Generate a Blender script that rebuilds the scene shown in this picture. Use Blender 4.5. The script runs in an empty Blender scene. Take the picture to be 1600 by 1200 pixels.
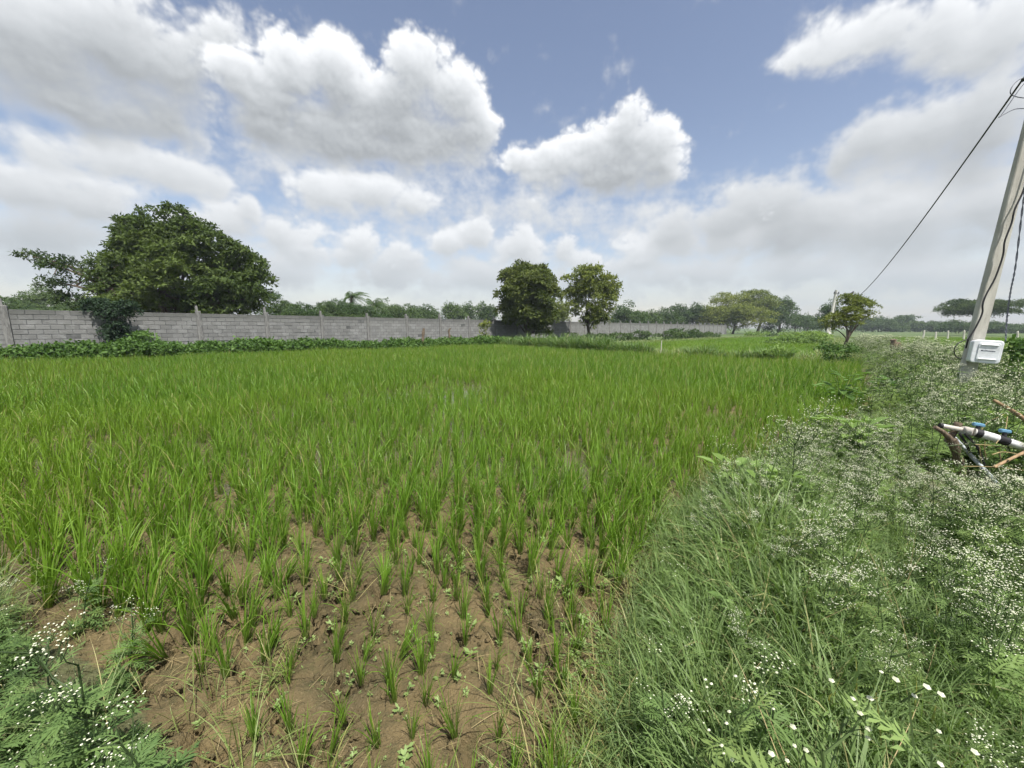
import bpy, math, random
import numpy as np
from mathutils import Vector

scene = bpy.context.scene
COL = scene.collection
R = math.radians

# ------------------------------------------------------------------ camera
cam_data = bpy.data.cameras.new('camera')
cam_data.sensor_width = 36.0
cam_data.lens = 13.5
cam_data.clip_start = 0.05
cam_data.clip_end = 12000.0
cam = bpy.data.objects.new('camera', cam_data)
cam.location = (0.0, 0.0, 1.45)
cam.rotation_euler = (R(90.0 - 8.25), 0.0, 0.0)
COL.objects.link(cam)
scene.camera = cam

# ------------------------------------------------------------------ sky and sun
SUN_ELEV, SUN_AZ = 64.0, 150.0          # azimuth clockwise from +Y
world = bpy.data.worlds.new('World')
scene.world = world
world.use_nodes = True
world.cycles.sampling_method = 'MANUAL'
world.cycles.sample_map_resolution = 512
wt = world.node_tree
wt.nodes.clear()


def put(nt, sock, v):
    if isinstance(v, bpy.types.NodeSocket):
        nt.links.new(v, sock)
    elif isinstance(v, bpy.types.Node):
        nt.links.new(v.outputs[0], sock)
    else:
        sock.default_value = v


def M(nt, op, *a, clamp=False):
    n = nt.nodes.new('ShaderNodeMath')
    n.operation = op
    n.use_clamp = clamp
    for i, v in enumerate(a):
        put(nt, n.inputs[i], v)
    return n.outputs[0]


def V(nt, op, *a):
    n = nt.nodes.new('ShaderNodeVectorMath')
    n.operation = op
    for i, v in enumerate(a):
        put(nt, n.inputs['Scale'] if (op == 'SCALE' and i == 1) else n.inputs[i], v)
    return n.outputs['Value'] if op in ('LENGTH', 'DOT_PRODUCT', 'DISTANCE') else n.outputs[0]


def smooth(nt, x, lo, hi, a=0.0, b=1.0, kind='SMOOTHSTEP'):
    n = nt.nodes.new('ShaderNodeMapRange')
    n.interpolation_type = kind
    for s, v in (('Value', x), ('From Min', lo), ('From Max', hi), ('To Min', a), ('To Max', b)):
        put(nt, n.inputs[s], v)
    return n.outputs[0]


def mixc(nt, f, a, b, blend='MIX'):
    n = nt.nodes.new('ShaderNodeMix')
    n.data_type = 'RGBA'
    n.blend_type = blend
    put(nt, n.inputs[0], f)
    for s, v in ((n.inputs[6], a), (n.inputs[7], b)):
        put(nt, s, v if isinstance(v, (bpy.types.NodeSocket, bpy.types.Node)) else (*v, 1.0))
    return n.outputs[2]


def noise(nt, vec, scale, detail=3.0, rough=0.5, kind='FBM', dist=0.0):
    n = nt.nodes.new('ShaderNodeTexNoise')
    n.noise_type = kind
    put(nt, n.inputs['Vector'], vec)
    for s, v in (('Scale', scale), ('Detail', detail), ('Roughness', rough), ('Distortion', dist)):
        n.inputs[s].default_value = v
    return n.outputs[0]


def voronoi(nt, vec, scale, detail=0.0, rough=0.5, feature='F1', smoothness=0.4):
    n = nt.nodes.new('ShaderNodeTexVoronoi')
    n.feature = feature
    put(nt, n.inputs['Vector'], vec)
    n.inputs['Scale'].default_value = scale
    if 'Detail' in n.inputs:
        n.inputs['Detail'].default_value = detail
        n.inputs['Roughness'].default_value = rough
    if feature == 'SMOOTH_F1':
        n.inputs['Smoothness'].default_value = smoothness
    return n.outputs['Distance']


CLOUDS = [
    # thin layer
    (0.95, 0.6, 0.74, 0.6, [(-41.5,7.7,17.6,5.8,6.1,0.7),(41.0,12.2,15.9,6.1,9.9,0.85),(-29.9,19.3,6.0,3.8,6.1,0.55),(1.8,15.2,33.6,4.6,9.4,0.62),(-17.4,18.3,16.0,3.5,4.5,0.5)]),
    # horizon row behind
    (0.42, 0.52, 0.74, 0.56, [(-47.7,5.4,5.1,2.4,2.4,0.9),(-39.0,5.9,5.6,2.3,2.8,0.9),(-30.9,6.9,7.5,3.3,3.1,0.9),(-17.9,7.2,10.0,3.0,3.4,0.9),(-3.7,7.4,10.1,3.0,3.6,0.9),(11.0,7.4,9.7,3.2,3.5,0.9),(24.4,7.1,9.2,3.3,3.3,0.9),(36.0,6.5,7.3,3.1,2.9,0.9),(45.1,5.5,6.1,2.8,2.6,0.9),(50.8,5.1,4.1,2.5,2.3,0.9)]),
    # far low row
    (0.32, 0.5, 0.84, 0.54, [(-5.0,13.3,3.3,3.1,3.9,1),(-9.1,12.1,3.0,2.0,3.9,1),(1.4,11.4,4.2,3.2,4.0,1),(7.3,11.1,3.2,2.8,3.8,1),(11.4,9.7,2.8,1.8,3.1,0.9),(-14.4,10.0,6.0,2.8,3.9,0.9),(-21.0,10.2,4.5,3.0,3.8,0.9),(-27.1,10.2,4.4,3.2,3.6,0.9),(17.8,10.1,5.0,2.4,3.3,0.9),(22.6,11.4,6.2,3.1,4.0,1),(28.5,11.1,6.4,2.9,3.8,1)]),
    # far left heap
    (0.34, 0.5, 0.8, 0.52, [(-32.8,13.9,1.8,2.3,3.2,1),(-35.5,12.3,3.4,2.4,3.5,1),(-39.0,11.1,4.2,2.6,3.4,0.95),(-29.8,11.7,3.8,2.2,3.4,0.95)]),
    # low left grey
    (0.5, 0.52, 0.8, 0.46, [(-49.6,12.6,4.9,3.0,3.1,1),(-45.7,12.2,4.9,3.1,2.7,1),(-49.8,8.0,6.6,2.5,2.6,0.9),(-42.8,9.3,5.4,2.5,2.6,0.9)]),
    # mid left grey
    (0.5, 0.48, 0.8, 0.52, [(-39.6,16.0,5.1,3.1,2.2,1),(-44.4,16.1,5.0,2.4,2.3,1),(-35.7,16.0,2.0,1.4,1.4,0.9),(-48.8,16.2,3.9,2.0,2.1,0.8)]),
    # left bank
    (0.45, 0.62, 0.92, 0.42, [(-48.6,23.4,7.2,5.5,5.2,1.15),(-42.3,25.8,7.1,5.4,5.6,1.15),(-38.1,25.3,4.8,5.4,4.9,1.05),(-46.1,19.8,8.6,4.4,2.9,1.05),(-39.1,20.3,4.5,3.3,2.1,1),(-33.8,29.0,4.7,3.4,3.1,1)]),
    # right bank low
    (0.5, 0.5, 0.72, 0.46, [(32.8,14.7,5.1,3.1,4.2,1),(37.8,12.4,4.5,2.7,4.0,1),(27.6,13.2,5.7,3.3,4.2,0.95),(43.6,10.8,7.2,3.0,4.4,1.0),(49.9,10.5,4.9,3.8,4.5,1.0),(22.5,12.6,5.4,3.0,3.6,0.9),(35.1,10.5,6.8,2.8,4.3,1)]),
    # right bank
    (0.48, 0.5, 0.76, 0.46, [(40.8,19.0,4.1,3.0,4.1,1),(45.0,18.3,4.9,3.6,5.0,1.05),(48.8,17.9,4.2,5.5,6.3,1.1),(38.4,17.6,2.8,2.7,3.5,0.95)]),
    # right wisp
    (0.55, 0.66, 0.88, 0.5, [(33.7,27.8,3.0,1.7,1.4,0.95),(37.3,27.8,4.3,2.2,2.1,1.0),(40.7,27.5,3.4,2.2,2.4,1.05),(44.5,25.7,4.1,3.1,3.1,1.1),(48.5,24.3,4.3,3.8,4.2,1.15)]),
    # small mid heap
    (0.36, 0.46, 0.86, 0.5, [(-24.9,16.7,4.6,2.5,2.9,1),(-19.5,17.5,6.2,2.6,3.5,1),(-14.1,16.7,4.7,2.2,3.1,1)]),
    # right heap
    (0.2, 0.48, 0.98, 0.44, [(15.8,25.2,3.9,3.6,5.4,1.05),(19.1,23.2,3.6,3.3,4.8,1.05),(20.8,20.4,3.3,2.5,3.5,1),(11.4,23.3,5.6,3.4,5.0,1.05),(6.2,22.2,5.3,3.0,4.4,1.05),(1.3,22.4,4.4,2.6,3.5,1),(14.0,19.6,8.8,3.0,3.3,1.05)]),
    # main heap
    (0.22, 0.52, 0.99, 0.42, [(-22.1,29.9,4.1,2.9,5.3,1.05),(-26.7,29.0,4.0,2.6,5.2,1),(-12.3,31.5,5.1,3.0,5.3,1.1),(-7.3,29.6,4.4,3.2,5.7,1.05),(-4.8,25.7,3.8,3.5,4.8,1.05),(-17.7,27.5,7.5,3.4,5.8,1.15),(-29.9,25.9,4.9,4.0,5.1,1.05),(-12.2,23.9,10.4,3.8,4.6,1.15),(-23.3,23.0,11.1,4.3,4.0,1.15),(-30.9,22.2,4.5,3.3,3.5,1),(-2.2,26.1,1.9,1.4,1.5,0.9),(-32.9,26.8,3.6,3.6,4.5,0.95)]),
]


def cloud_dome(W=4096):
    """cloud colour (rgb) and cover (a) as an equirectangular map of the whole dome"""
    rg = np.random.RandomState(11)
    st = lambda x, a, b: np.clip((x - a) / (b - a), 0, 1) ** 2 * (3 - 2 * np.clip((x - a) / (b - a), 0, 1))

    def grad(shape, cx, cy, wrap=False):
        """gradient noise, about -1 to 1; cell size in pixels"""
        h, w = shape
        nx, ny = max(2, int(round(w / cx))), int(h / cy) + 2
        ang = rg.rand(ny + 1, nx + 1) * 6.2832
        if wrap:
            ang[:, -1] = ang[:, 0]
        gx, gy = np.cos(ang).astype(np.float32), np.sin(ang).astype(np.float32)
        fx = (np.arange(w, dtype=np.float32) + 0.5) / w * nx
        fy = (np.arange(h, dtype=np.float32) + 0.5) / cy
        ix, iy = fx.astype(int), fy.astype(int)
        tx, ty = (fx - ix)[None, :], (fy - iy)[:, None]
        sx, sy = tx * tx * tx * (tx * (tx * 6 - 15) + 10), ty * ty * ty * (ty * (ty * 6 - 15) + 10)

        def corner(yy, xx, dx, dy):
            j = np.ix_(yy, xx)
            return gx[j] * dx + gy[j] * dy
        n0, n1 = corner(iy, ix, tx, ty), corner(iy, ix + 1, tx - 1, ty)
        n2, n3 = corner(iy + 1, ix, tx, ty - 1), corner(iy + 1, ix + 1, tx - 1, ty - 1)
        a = n0 + sx * (n1 - n0)
        return (a + sy * (n2 + sx * (n3 - n2) - a)) * 1.45

    def fbm(shape, cell, octs, gain=0.5, billow=False, squash=0.8, wrap=False):
        acc, amp, tot = 0.0, 1.0, 0.0
        for _ in range(octs):
            if cell < 1.6:
                break
            n = grad(shape, cell, cell * squash, wrap)
            acc = acc + amp * (np.abs(n) * 2.0 - 0.75 if billow else n)
            tot += amp
            amp *= gain
            cell *= 0.5
        return acc / tot

    def tone(l, dark, light):
        c = 0.69 * (dark + (light - dark) * l)
        return np.stack([c * (1.0 - 0.10 * np.clip(0.85 - c, 0, 1)), c, c * (1.015 + 0.06 * np.clip(0.85 - c, 0, 1))], -1).astype(np.float32)

    def moved(f, dx, dy):
        g = np.roll(f, -dx, axis=1)
        return np.concatenate([g[dy:], np.repeat(g[-1:], dy, 0)], 0) if dy > 0 else g

    def blur(f, n):
        """box blur, twice, by running sums"""
        for ax in (0, 1, 0, 1):
            p = np.concatenate([np.repeat(np.take(f, [0], ax), n + 1, ax), f, np.repeat(np.take(f, [-1], ax), n, ax)], ax)
            c = np.cumsum(p, axis=ax, dtype=np.float64)
            m = f.shape[ax]
            f = ((np.take(c, range(2 * n + 1, 2 * n + 1 + m), ax) - np.take(c, range(0, m), ax)) / (2 * n + 1)).astype(np.float32)
        return f

    pd = W / 360.0                                     # pixels for one degree
    # ---- the whole dome, broken cloud of the same kind all round
    w2, h2 = W // 4, W // 16
    dn_ = fbm((h2, w2), 26 * pd / 4, 6, 0.52, wrap=True)
    e2 = (np.arange(h2) + 0.5) / h2 * 90.0
    cov2 = st(dn_ + 0.10, -0.10, 0.30)
    lit2 = np.clip(0.55 + 0.9 * (dn_ - moved(dn_, 2, 8)) - 0.3 * np.clip(dn_, 0, 1), 0, 1)
    dome = np.dstack([tone(lit2, 0.40, 0.80), cov2 * 0.95]).astype(np.float32)
    dome = np.repeat(np.repeat(dome, 4, 0), 4, 1)
    for _ in range(2):
        dome = (dome + np.roll(dome, 1, 1) + np.roll(dome, 2, 1) + np.roll(dome, 3, 1)) / 4
        dome[3:] = (dome[3:] + dome[2:-1] + dome[1:-2] + dome[:-3]) / 4

    # ---- the part over the field, cloud by cloud, far ones first
    A0, A1, E0, E1 = -70.0, 70.0, 0.0, 48.0
    c0, c1 = int((A0 + 180) * pd), int((A1 + 180) * pd)
    w, h = c1 - c0, int((E1 - E0) * pd)
    A = (A0 + (np.arange(w, dtype=np.float32) + 0.5) / pd)[None, :] + np.zeros((h, 1), np.float32)
    Eg = (E0 + (np.arange(h, dtype=np.float32) + 0.5) / pd)[:, None] + np.zeros((1, w), np.float32)
    S = (h, w)
    wa, we = fbm(S, 8 * pd, 4) * 2.2, fbm(S, 6 * pd, 4) * 1.5
    bil = fbm(S, 6.5 * pd, 7, 0.60, True)
    wsp = fbm(S, 6.0 * pd, 7, 0.64)
    str_ = fbm(S, 14.0 * pd, 6, 0.55, squash=0.40)
    rgb = np.full((h, w, 3), 0.5, np.float32)
    cov = np.zeros(S, np.float32)
    for (soft, rough, light, dark, blobs) in CLOUDS:
        f = np.zeros(S, np.float32)
        for (a, e, ra, up, dn, wt_) in blobs:
            x = (A + wa * min(1.0, ra / 6.0) - a) / ra
            y = Eg + we * min(1.0, up / 4.0) - e
            y = np.where(y > 0, y / up, y / dn)
            f += np.exp(5.0 * wt_ * np.maximum(1.4 - np.sqrt(x * x + y * y), 0.0)) - 1.0
        f = np.log(f + 1.0) / 5.0 - 0.4
        puffy = 1.0 - soft
        d = f + rough * (bil * puffy * 1.7 + wsp * (0.35 + soft * 1.5) + 0.5 * str_)
        t = np.zeros(S, np.float32)
        for i in range(1, 13):
            t += np.clip(moved(f * 0.75 + d * 0.25, int(0.10 * i * pd), int(0.5 * i * pd)), 0.0, 0.7)
        T = np.exp(-0.21 * t)
        top = blur(T, int(0.6 * pd))
        hgt = np.sqrt(np.clip(d, 0, 1) + 0.02)
        rel = hgt - moved(blur(hgt, 3), int(0.25 * pd), int(0.6 * pd))
        low = st(1 - top, 0.35, 0.85)
        edge = 0.21 + 0.62 * soft + 0.30 * low
        al = st(d * (1 - 0.4 * low) + f * 0.4 * low, -0.07 - 0.22 * soft, edge)
        lit = np.clip(-0.10 + 0.62 * T + 0.48 * top + (0.30 + 0.60 * puffy) * rel + 0.16 * str_ + 0.10 * wsp, 0.0, 1.10)
        rgb = rgb * (1 - al[..., None]) + tone(lit, dark, light) * al[..., None]
        cov = cov + (1 - cov) * al
    cov = np.clip(cov, 0, 0.985)
    m = np.maximum(st(np.abs(A), 57.0, 68.0), st(Eg, 38.0, 46.0))[..., None]
    old = dome[:h, c0:c1]
    dome[:h, c0:c1] = old * m + np.dstack([rgb, cov]) * (1 - m)

    # ---- a thin layer towards the horizon, all round
    hh = dome.shape[0]
    el = ((np.arange(hh) + 0.5) / hh * 90.0)[:, None]
    lay = fbm((hh // 2, W // 2), 8 * pd, 5, 0.55, squash=0.25, wrap=True)
    lay = np.repeat(np.repeat(lay, 2, 0), 2, 1)
    veil = np.clip(st(-el, -13.0, -1.0) * (0.70 + 0.45 * lay), 0, 0.92)
    vt = tone(np.clip(0.5 + 0.7 * lay, 0, 1), 0.44, 0.64) * np.array([0.93, 1.0, 1.05], np.float32)
    dome[..., :3] = dome[..., :3] * (1 - veil[..., None]) + vt * veil[..., None]
    dome[..., 3] = 1 - (1 - dome[..., 3]) * (1 - veil)
    full = np.zeros((W // 2, W, 4), np.float32)
    full[W // 4:W // 4 + hh] = dome[:W // 4]
    full[:W // 4] = dome[0:1]
    return full


cloud_map = cloud_dome()
_h, _w = cloud_map.shape[:2]
cloud_img = bpy.data.images.new('cloud_cover', _w, _h, alpha=True, float_buffer=True)
cloud_img.colorspace_settings.name = 'Non-Color'
cloud_img.alpha_mode = 'CHANNEL_PACKED'
cloud_img.pixels.foreach_set(cloud_map.ravel())
cloud_img.update()
del cloud_map
tc = wt.nodes.new('ShaderNodeTexCoord')
dirv = V(wt, 'NORMALIZE', tc.outputs['Generated'])
sep = wt.nodes.new('ShaderNodeSeparateXYZ')
wt.links.new(dirv, sep.inputs[0])
cmb = wt.nodes.new('ShaderNodeCombineXYZ')
wt.links.new(M(wt, 'MULTIPLY_ADD', M(wt, 'ARCTAN2', sep.outputs[0], sep.outputs[1]), 0.5 / math.pi, 0.5), cmb.inputs[0])
wt.links.new(M(wt, 'MULTIPLY_ADD', M(wt, 'ARCSINE', sep.outputs[2]), 1.0 / math.pi, 0.5), cmb.inputs[1])
env = wt.nodes.new('ShaderNodeTexImage')
env.image = cloud_img
env.interpolation = 'Cubic'
wt.links.new(cmb.outputs[0], env.inputs[0])

sky = wt.nodes.new('ShaderNodeTexSky')
sky.sky_type = 'NISHITA'
sky.sun_disc = False
sky.sun_elevation = R(SUN_ELEV)
sky.sun_rotation = R(SUN_AZ)
sky.altitude = 200.0
sky.air_density = 1.0
sky.dust_density = 1.2
sky.ozone_density = 2.2
SKY = 0.118
blue = mixc(wt, 1.0, sky.outputs[0], (SKY * 1.20, SKY * 0.99, SKY * 0.86), 'MULTIPLY')
col = mixc(wt, env.outputs['Alpha'], blue, env.outputs['Color'])
bg = wt.nodes.new('ShaderNodeBackground')
wt.links.new(col, bg.inputs['Color'])
bg.inputs['Strength'].default_value = 1.0
out = wt.nodes.new('ShaderNodeOutputWorld')
wt.links.new(bg.outputs[0], out.inputs['Surface'])

sun_data = bpy.data.lights.new('sun', 'SUN')
sun_data.energy = 5.0
sun_data.angle = R(0.7)
sun_data.color = (1.0, 0.955, 0.88)
sun = bpy.data.objects.new('sun', sun_data)
_s = Vector((math.sin(R(SUN_AZ)) * math.cos(R(SUN_ELEV)), math.cos(R(SUN_AZ)) * math.cos(R(SUN_ELEV)), math.sin(R(SUN_ELEV))))
sun.rotation_euler = _s.to_track_quat('Z', 'Y').to_euler()
sun.location = _s * 60.0
COL.objects.link(sun)

scene.view_settings.view_transform = 'Standard'
scene.view_settings.look = 'None'
scene.view_settings.exposure = 0.66
scene.view_settings.gamma = 1.0
scene.view_settings.use_curve_mapping = False

scene.cycles.max_bounces = 4
scene.cycles.diffuse_bounces = 2
scene.cycles.glossy_bounces = 2
scene.cycles.transmission_bounces = 3
scene.cycles.transparent_max_bounces = 4
scene.cycles.volume_bounces = 0
scene.cycles.caustics_reflective = False
scene.cycles.caustics_refractive = False
scene.cycles.use_adaptive_sampling = True
scene.cycles.adaptive_threshold = 0.04

# ------------------------------------------------------------------ helpers
rng = np.random.RandomState(5)
random.seed(5)


def mesh_np(name, verts, faces, attrs=None, mats=(), mat_idx=None, smooth_shade=False):
    """verts (n,3); faces: list of (m,k) integer arrays"""
    me = bpy.data.meshes.new(name)
    verts = np.asarray(verts, np.float32)
    faces = [np.asarray(f, np.int32) for f in faces if len(f)]
    me.vertices.add(len(verts))
    me.vertices.foreach_set('co', verts.ravel())
    loops = np.concatenate([f.ravel() for f in faces])
    sizes = np.concatenate([np.full(len(f), f.shape[1], np.int32) for f in faces])
    starts = np.concatenate([[0], np.cumsum(sizes)[:-1]]).astype(np.int32)
    me.loops.add(len(loops))
    me.loops.foreach_set('vertex_index', loops)
    me.polygons.add(len(sizes))
    me.polygons.foreach_set('loop_start', starts)
    me.polygons.foreach_set('loop_total', sizes)
    if mat_idx is not None:
        me.polygons.foreach_set('material_index', np.asarray(mat_idx, np.int32))
    me.polygons.foreach_set('use_smooth', np.full(len(sizes), smooth_shade))
    for k, v in (attrs or {}).items():
        a = me.attributes.new(k, 'FLOAT', 'POINT')
        a.data.foreach_set('value', np.asarray(v, np.float32))
    for m in mats:
        me.materials.append(m)
    me.update(calc_edges=True)
    return me


class MB:
    """collects pieces of one mesh"""

    def __init__(self):
        self.v, self.f, self.t, self.h, self.m, self.n = [], {}, [], [], {}, 0

    def add(self, v, f, tint=0.5, h=0.5, mat=0):
        v = np.asarray(v, np.float32).reshape(-1, 3)
        f = np.asarray(f, np.int32)
        self.v.append(v)
        k = f.shape[1]
        self.f.setdefault(k, []).append(f + self.n)
        self.m.setdefault(k, []).append(np.full(len(f), mat, np.int32))
        self.t.append(np.broadcast_to(np.asarray(tint, np.float32), (len(v),)))
        self.h.append(np.broadcast_to(np.asarray(h, np.float32), (len(v),)))
        self.n += len(v)
        return self

    def mesh(self, name, mats, smooth_shade=False):
        ks = sorted(self.f)
        return mesh_np(name, np.concatenate(self.v), [np.concatenate(self.f[k]) for k in ks],
                       {'tint': np.concatenate(self.t), 'along': np.concatenate(self.h)}, mats,
                       np.concatenate([np.concatenate(self.m[k]) for k in ks]), smooth_shade)


def obj(name, me, parent=None, loc=None, label=None, cat=None, group=None, kind=None, rot=None, scale=None, link=True):
    o = bpy.data.objects.new(name, me)
    if link:
        COL.objects.link(o)
    if parent is not None:
        o.parent = parent
    if loc is not None:
        o.location = loc
    if rot is not None:
        o.rotation_euler = rot
    if scale is not None:
        o.scale = (scale,) * 3 if isinstance(scale, (int, float)) else scale
    for k, v in (('label', label), ('category', cat), ('group', group), ('kind', kind)):
        if v:
            o[k] = v
    return o


def unit(v):
    v = np.asarray(v, np.float64)
    return v / np.maximum(np.linalg.norm(v, axis=-1, keepdims=True), 1e-9)


def tube_vf(path, rad, sides=8, cap=True):
    p = np.asarray(path, np.float64)
    r = np.broadcast_to(np.asarray(rad, np.float64), (len(p),))
    t = unit(np.gradient(p, axis=0))
    ref = np.array([0.0, 0.0, 1.0]) if abs(t[0][2]) < 0.9 else np.array([1.0, 0.0, 0.0])
    u = unit(np.cross(t[0], ref))
    rings = []
    for i in range(len(p)):
        u = unit(u - t[i] * np.dot(u, t[i]))
        w = np.cross(t[i], u)
        a = np.arange(sides) / sides * 2 * np.pi
        rings.append(p[i] + r[i] * (np.cos(a)[:, None] * u + np.sin(a)[:, None] * w))
    v = np.concatenate(rings)
    k = np.arange(sides)
    f = np.concatenate([np.stack([i * sides + k, i * sides + (k + 1) % sides, (i + 1) * sides + (k + 1) % sides, (i + 1) * sides + k], 1) for i in range(len(p) - 1)])
    return v, f


def add_tube(mb, path, rad, sides=8, mat=0, tint=0.5, cap=True):
    p = np.asarray(path, np.float64)
    v, f = tube_vf(p, rad, sides)
    mb.add(v, f, tint, 0.5, mat)
    if cap:
        for ring, c in ((v[:sides][::-1], p[0]), (v[-sides:], p[-1])):
            vv = np.concatenate([ring, [c]])
            k = np.arange(sides)
            mb.add(vv, np.stack([k, (k + 1) % sides, np.full(sides, sides)], 1), tint, 0.5, mat)


def box_vf(c, s, bevel=0.0):
    """box with chamfered vertical edges and rounded rim when bevel > 0"""
    c, s = np.asarray(c, float), np.asarray(s, float) / 2
    if bevel <= 0:
        g = np.array([[x, y, z] for z in (-1, 1) for (x, y) in ((-1, -1), (1, -1), (1, 1), (-1, 1))])
        return c + g * s, np.array([[3, 2, 1, 0], [4, 5, 6, 7], [0, 1, 5, 4], [1, 2, 6, 5], [2, 3, 7, 6], [3, 0, 4, 7]])
    b = bevel
    prof = [(-s[2], b), (-s[2] + b, 0), (s[2] - b, 0), (s[2], b)]
    v = []
    for z, ins in prof:
        x, y = s[0] - ins, s[1] - ins
        k = b * 0.8
        v += [(-x + k, -y, z), (x - k, -y, z), (x, -y + k, z), (x, y - k, z), (x - k, y, z), (-x + k, y, z), (-x, y - k, z), (-x, -y + k, z)]
    f = []
    for r_ in range(3):
        for k in range(8):
            f.append([r_ * 8 + k, r_ * 8 + (k + 1) % 8, r_ * 8 + 8 + (k + 1) % 8, r_ * 8 + 8 + k])
    for q in ((0, 1, 2, 3), (0, 3, 4, 7), (4, 5, 6, 7)):
        f.append([q[3], q[2], q[1], q[0]])
        f.append([24 + q[0], 24 + q[1], 24 + q[2], 24 + q[3]])
    return c + np.array(v), np.array(f)


def vnoise(x, y, cell, seed):
    """smooth value noise on the plane, 0 to 1"""
    g = np.random.RandomState(seed).rand(256, 256)
    x, y = np.asarray(x) / cell, np.asarray(y) / cell
    ix, iy = np.floor(x).astype(int), np.floor(y).astype(int)
    fx, fy = x - ix, y - iy
    fx, fy = fx * fx * (3 - 2 * fx), fy * fy * (3 - 2 * fy)
    a = g[ix % 256, iy % 256] * (1 - fx) + g[(ix + 1) % 256, iy % 256] * fx
    b = g[ix % 256, (iy + 1) % 256] * (1 - fx) + g[(ix + 1) % 256, (iy + 1) % 256] * fx
    return a * (1 - fy) + b * fy


def fnoise(x, y, cell, seed, octs=4, gain=0.5):
    acc, amp, tot = 0.0, 1.0, 0.0
    for i in range(octs):
        acc = acc + amp * vnoise(x, y, cell, seed + i)
        tot += amp
        amp *= gain
        cell *= 0.5
    return acc / tot


def sstep(x, a, b):
    t = np.clip((np.asarray(x, float) - a) / (b - a), 0, 1)
    return t * t * (3 - 2 * t)


def inside(px, py, poly):
    px, py = np.asarray(px), np.asarray(py)
    r = np.zeros(px.shape, bool)
    n = len(poly)
    for i in range(n):
        (x0, y0), (x1, y1) = poly[i], poly[(i + 1) % n]
        c = ((y0 > py) != (y1 > py)) & (px < (x1 - x0) * (py - y0) / (y1 - y0 + 1e-12) + x0)
        r ^= c
    return r


def seg_dist(px, py, line):
    d = np.full(np.shape(px), 1e9)
    for (x0, y0), (x1, y1) in zip(line[:-1], line[1:]):
        ex, ey = x1 - x0, y1 - y0
        t = np.clip(((px - x0) * ex + (py - y0) * ey) / (ex * ex + ey * ey), 0, 1)
        d = np.minimum(d, np.hypot(px - x0 - t * ex, py - y0 - t * ey))
    return d


def in_view(p, margin=0.12, far=1e9):
    """which points the photograph's frame holds"""
    th = R(8.25)
    y = p[:, 1] * math.cos(th) - (p[:, 2] - 1.45) * math.sin(th)
    z = p[:, 1] * math.sin(th) + (p[:, 2] - 1.45) * math.cos(th)
    ok = y > 0.25
    yy = np.where(ok, y, 1.0)
    return ok & (np.abs(p[:, 0] / yy) < 1.3333 + margin) & (np.abs(z / yy) < 1.0 + margin) & (p[:, 1] < far)


# ------------------------------------------------------------------ materials
def new_mat(name):
    m = bpy.data.materials.new(name)
    m.use_nodes = True
    nt = m.node_tree
    nt.nodes.clear()
    o = nt.nodes.new('ShaderNodeOutputMaterial')
    return m, nt, o


def attr(nt, name):
    n = nt.nodes.new('ShaderNodeAttribute')
    n.attribute_name = name
    return n.outputs['Fac']


def ramp(nt, f, stops):
    n = nt.nodes.new('ShaderNodeValToRGB')
    put(nt, n.inputs[0], f)
    e = n.color_ramp.elements
    while len(e) < len(stops):
        e.new(0.5)
    for i, (p, c) in enumerate(stops):
        e[i].position = p
        e[i].color = (*c, 1.0)
    return n.outputs[0]


def geo(nt):
    return nt.nodes.new('ShaderNodeNewGeometry').outputs['Position']


def principled(nt, col, rough=0.6, spec=0.3, metal=0.0, bump=None, bump_d=0.01, strength=0.6):
    b = nt.nodes.new('ShaderNodeBsdfPrincipled')
    put(nt, b.inputs['Base Color'], col if not isinstance(col, tuple) else (*col, 1.0))
    put(nt, b.inputs['Roughness'], rough)
    b.inputs['Specular IOR Level'].default_value = spec
    b.inputs['Metallic'].default_value = metal
    if bump is not None:
        n = nt.nodes.new('ShaderNodeBump')
        n.inputs['Strength'].default_value = strength
        n.inputs['Distance'].default_value = bump_d
        put(nt, n.inputs['Height'], bump)
        nt.links.new(n.outputs[0], b.inputs['Normal'])
    return b


def leaf_mat(name, dark, light, base=None, dry=None, dry_amt=0.0, transl=0.32, rough=0.48, spec=0.35, patch=0.0, patch_col=None, patch_scale=0.2):
    m, nt, o = new_mat(name)
    rnd = nt.nodes.new('ShaderNodeObjectInfo').outputs['Random']
    t = M(nt, 'ADD', M(nt, 'MULTIPLY', attr(nt, 'tint'), 0.65), M(nt, 'MULTIPLY', rnd, 0.35))
    c = mixc(nt, t, dark, light)
    if base is not None:
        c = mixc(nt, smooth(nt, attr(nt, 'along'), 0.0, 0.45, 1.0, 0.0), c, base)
    if patch:
        c = mixc(nt, M(nt, 'MULTIPLY', smooth(nt, noise(nt, geo(nt), patch_scale, 3.0, 0.55), 0.42, 0.62), patch), c, patch_col)
    if dry is not None:
        c = mixc(nt, M(nt, 'MULTIPLY', smooth(nt, attr(nt, 'tint'), 1.0 - dry_amt, 1.0 - dry_amt * 0.6), 0.85), c, dry)
    b = principled(nt, c, rough, spec)
    tr = nt.nodes.new('ShaderNodeBsdfTranslucent')
    nt.links.new(mixc(nt, 1.0, c, (1.15, 1.25, 0.60), 'MULTIPLY'), tr.inputs['Color'])
    mx = nt.nodes.new('ShaderNodeMixShader')
    mx.inputs[0].default_value = transl
    nt.links.new(b.outputs[0], mx.inputs[1])
    nt.links.new(tr.outputs[0], mx.inputs[2])
    nt.links.new(mx.outputs[0], o.inputs[0])
    return m


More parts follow.
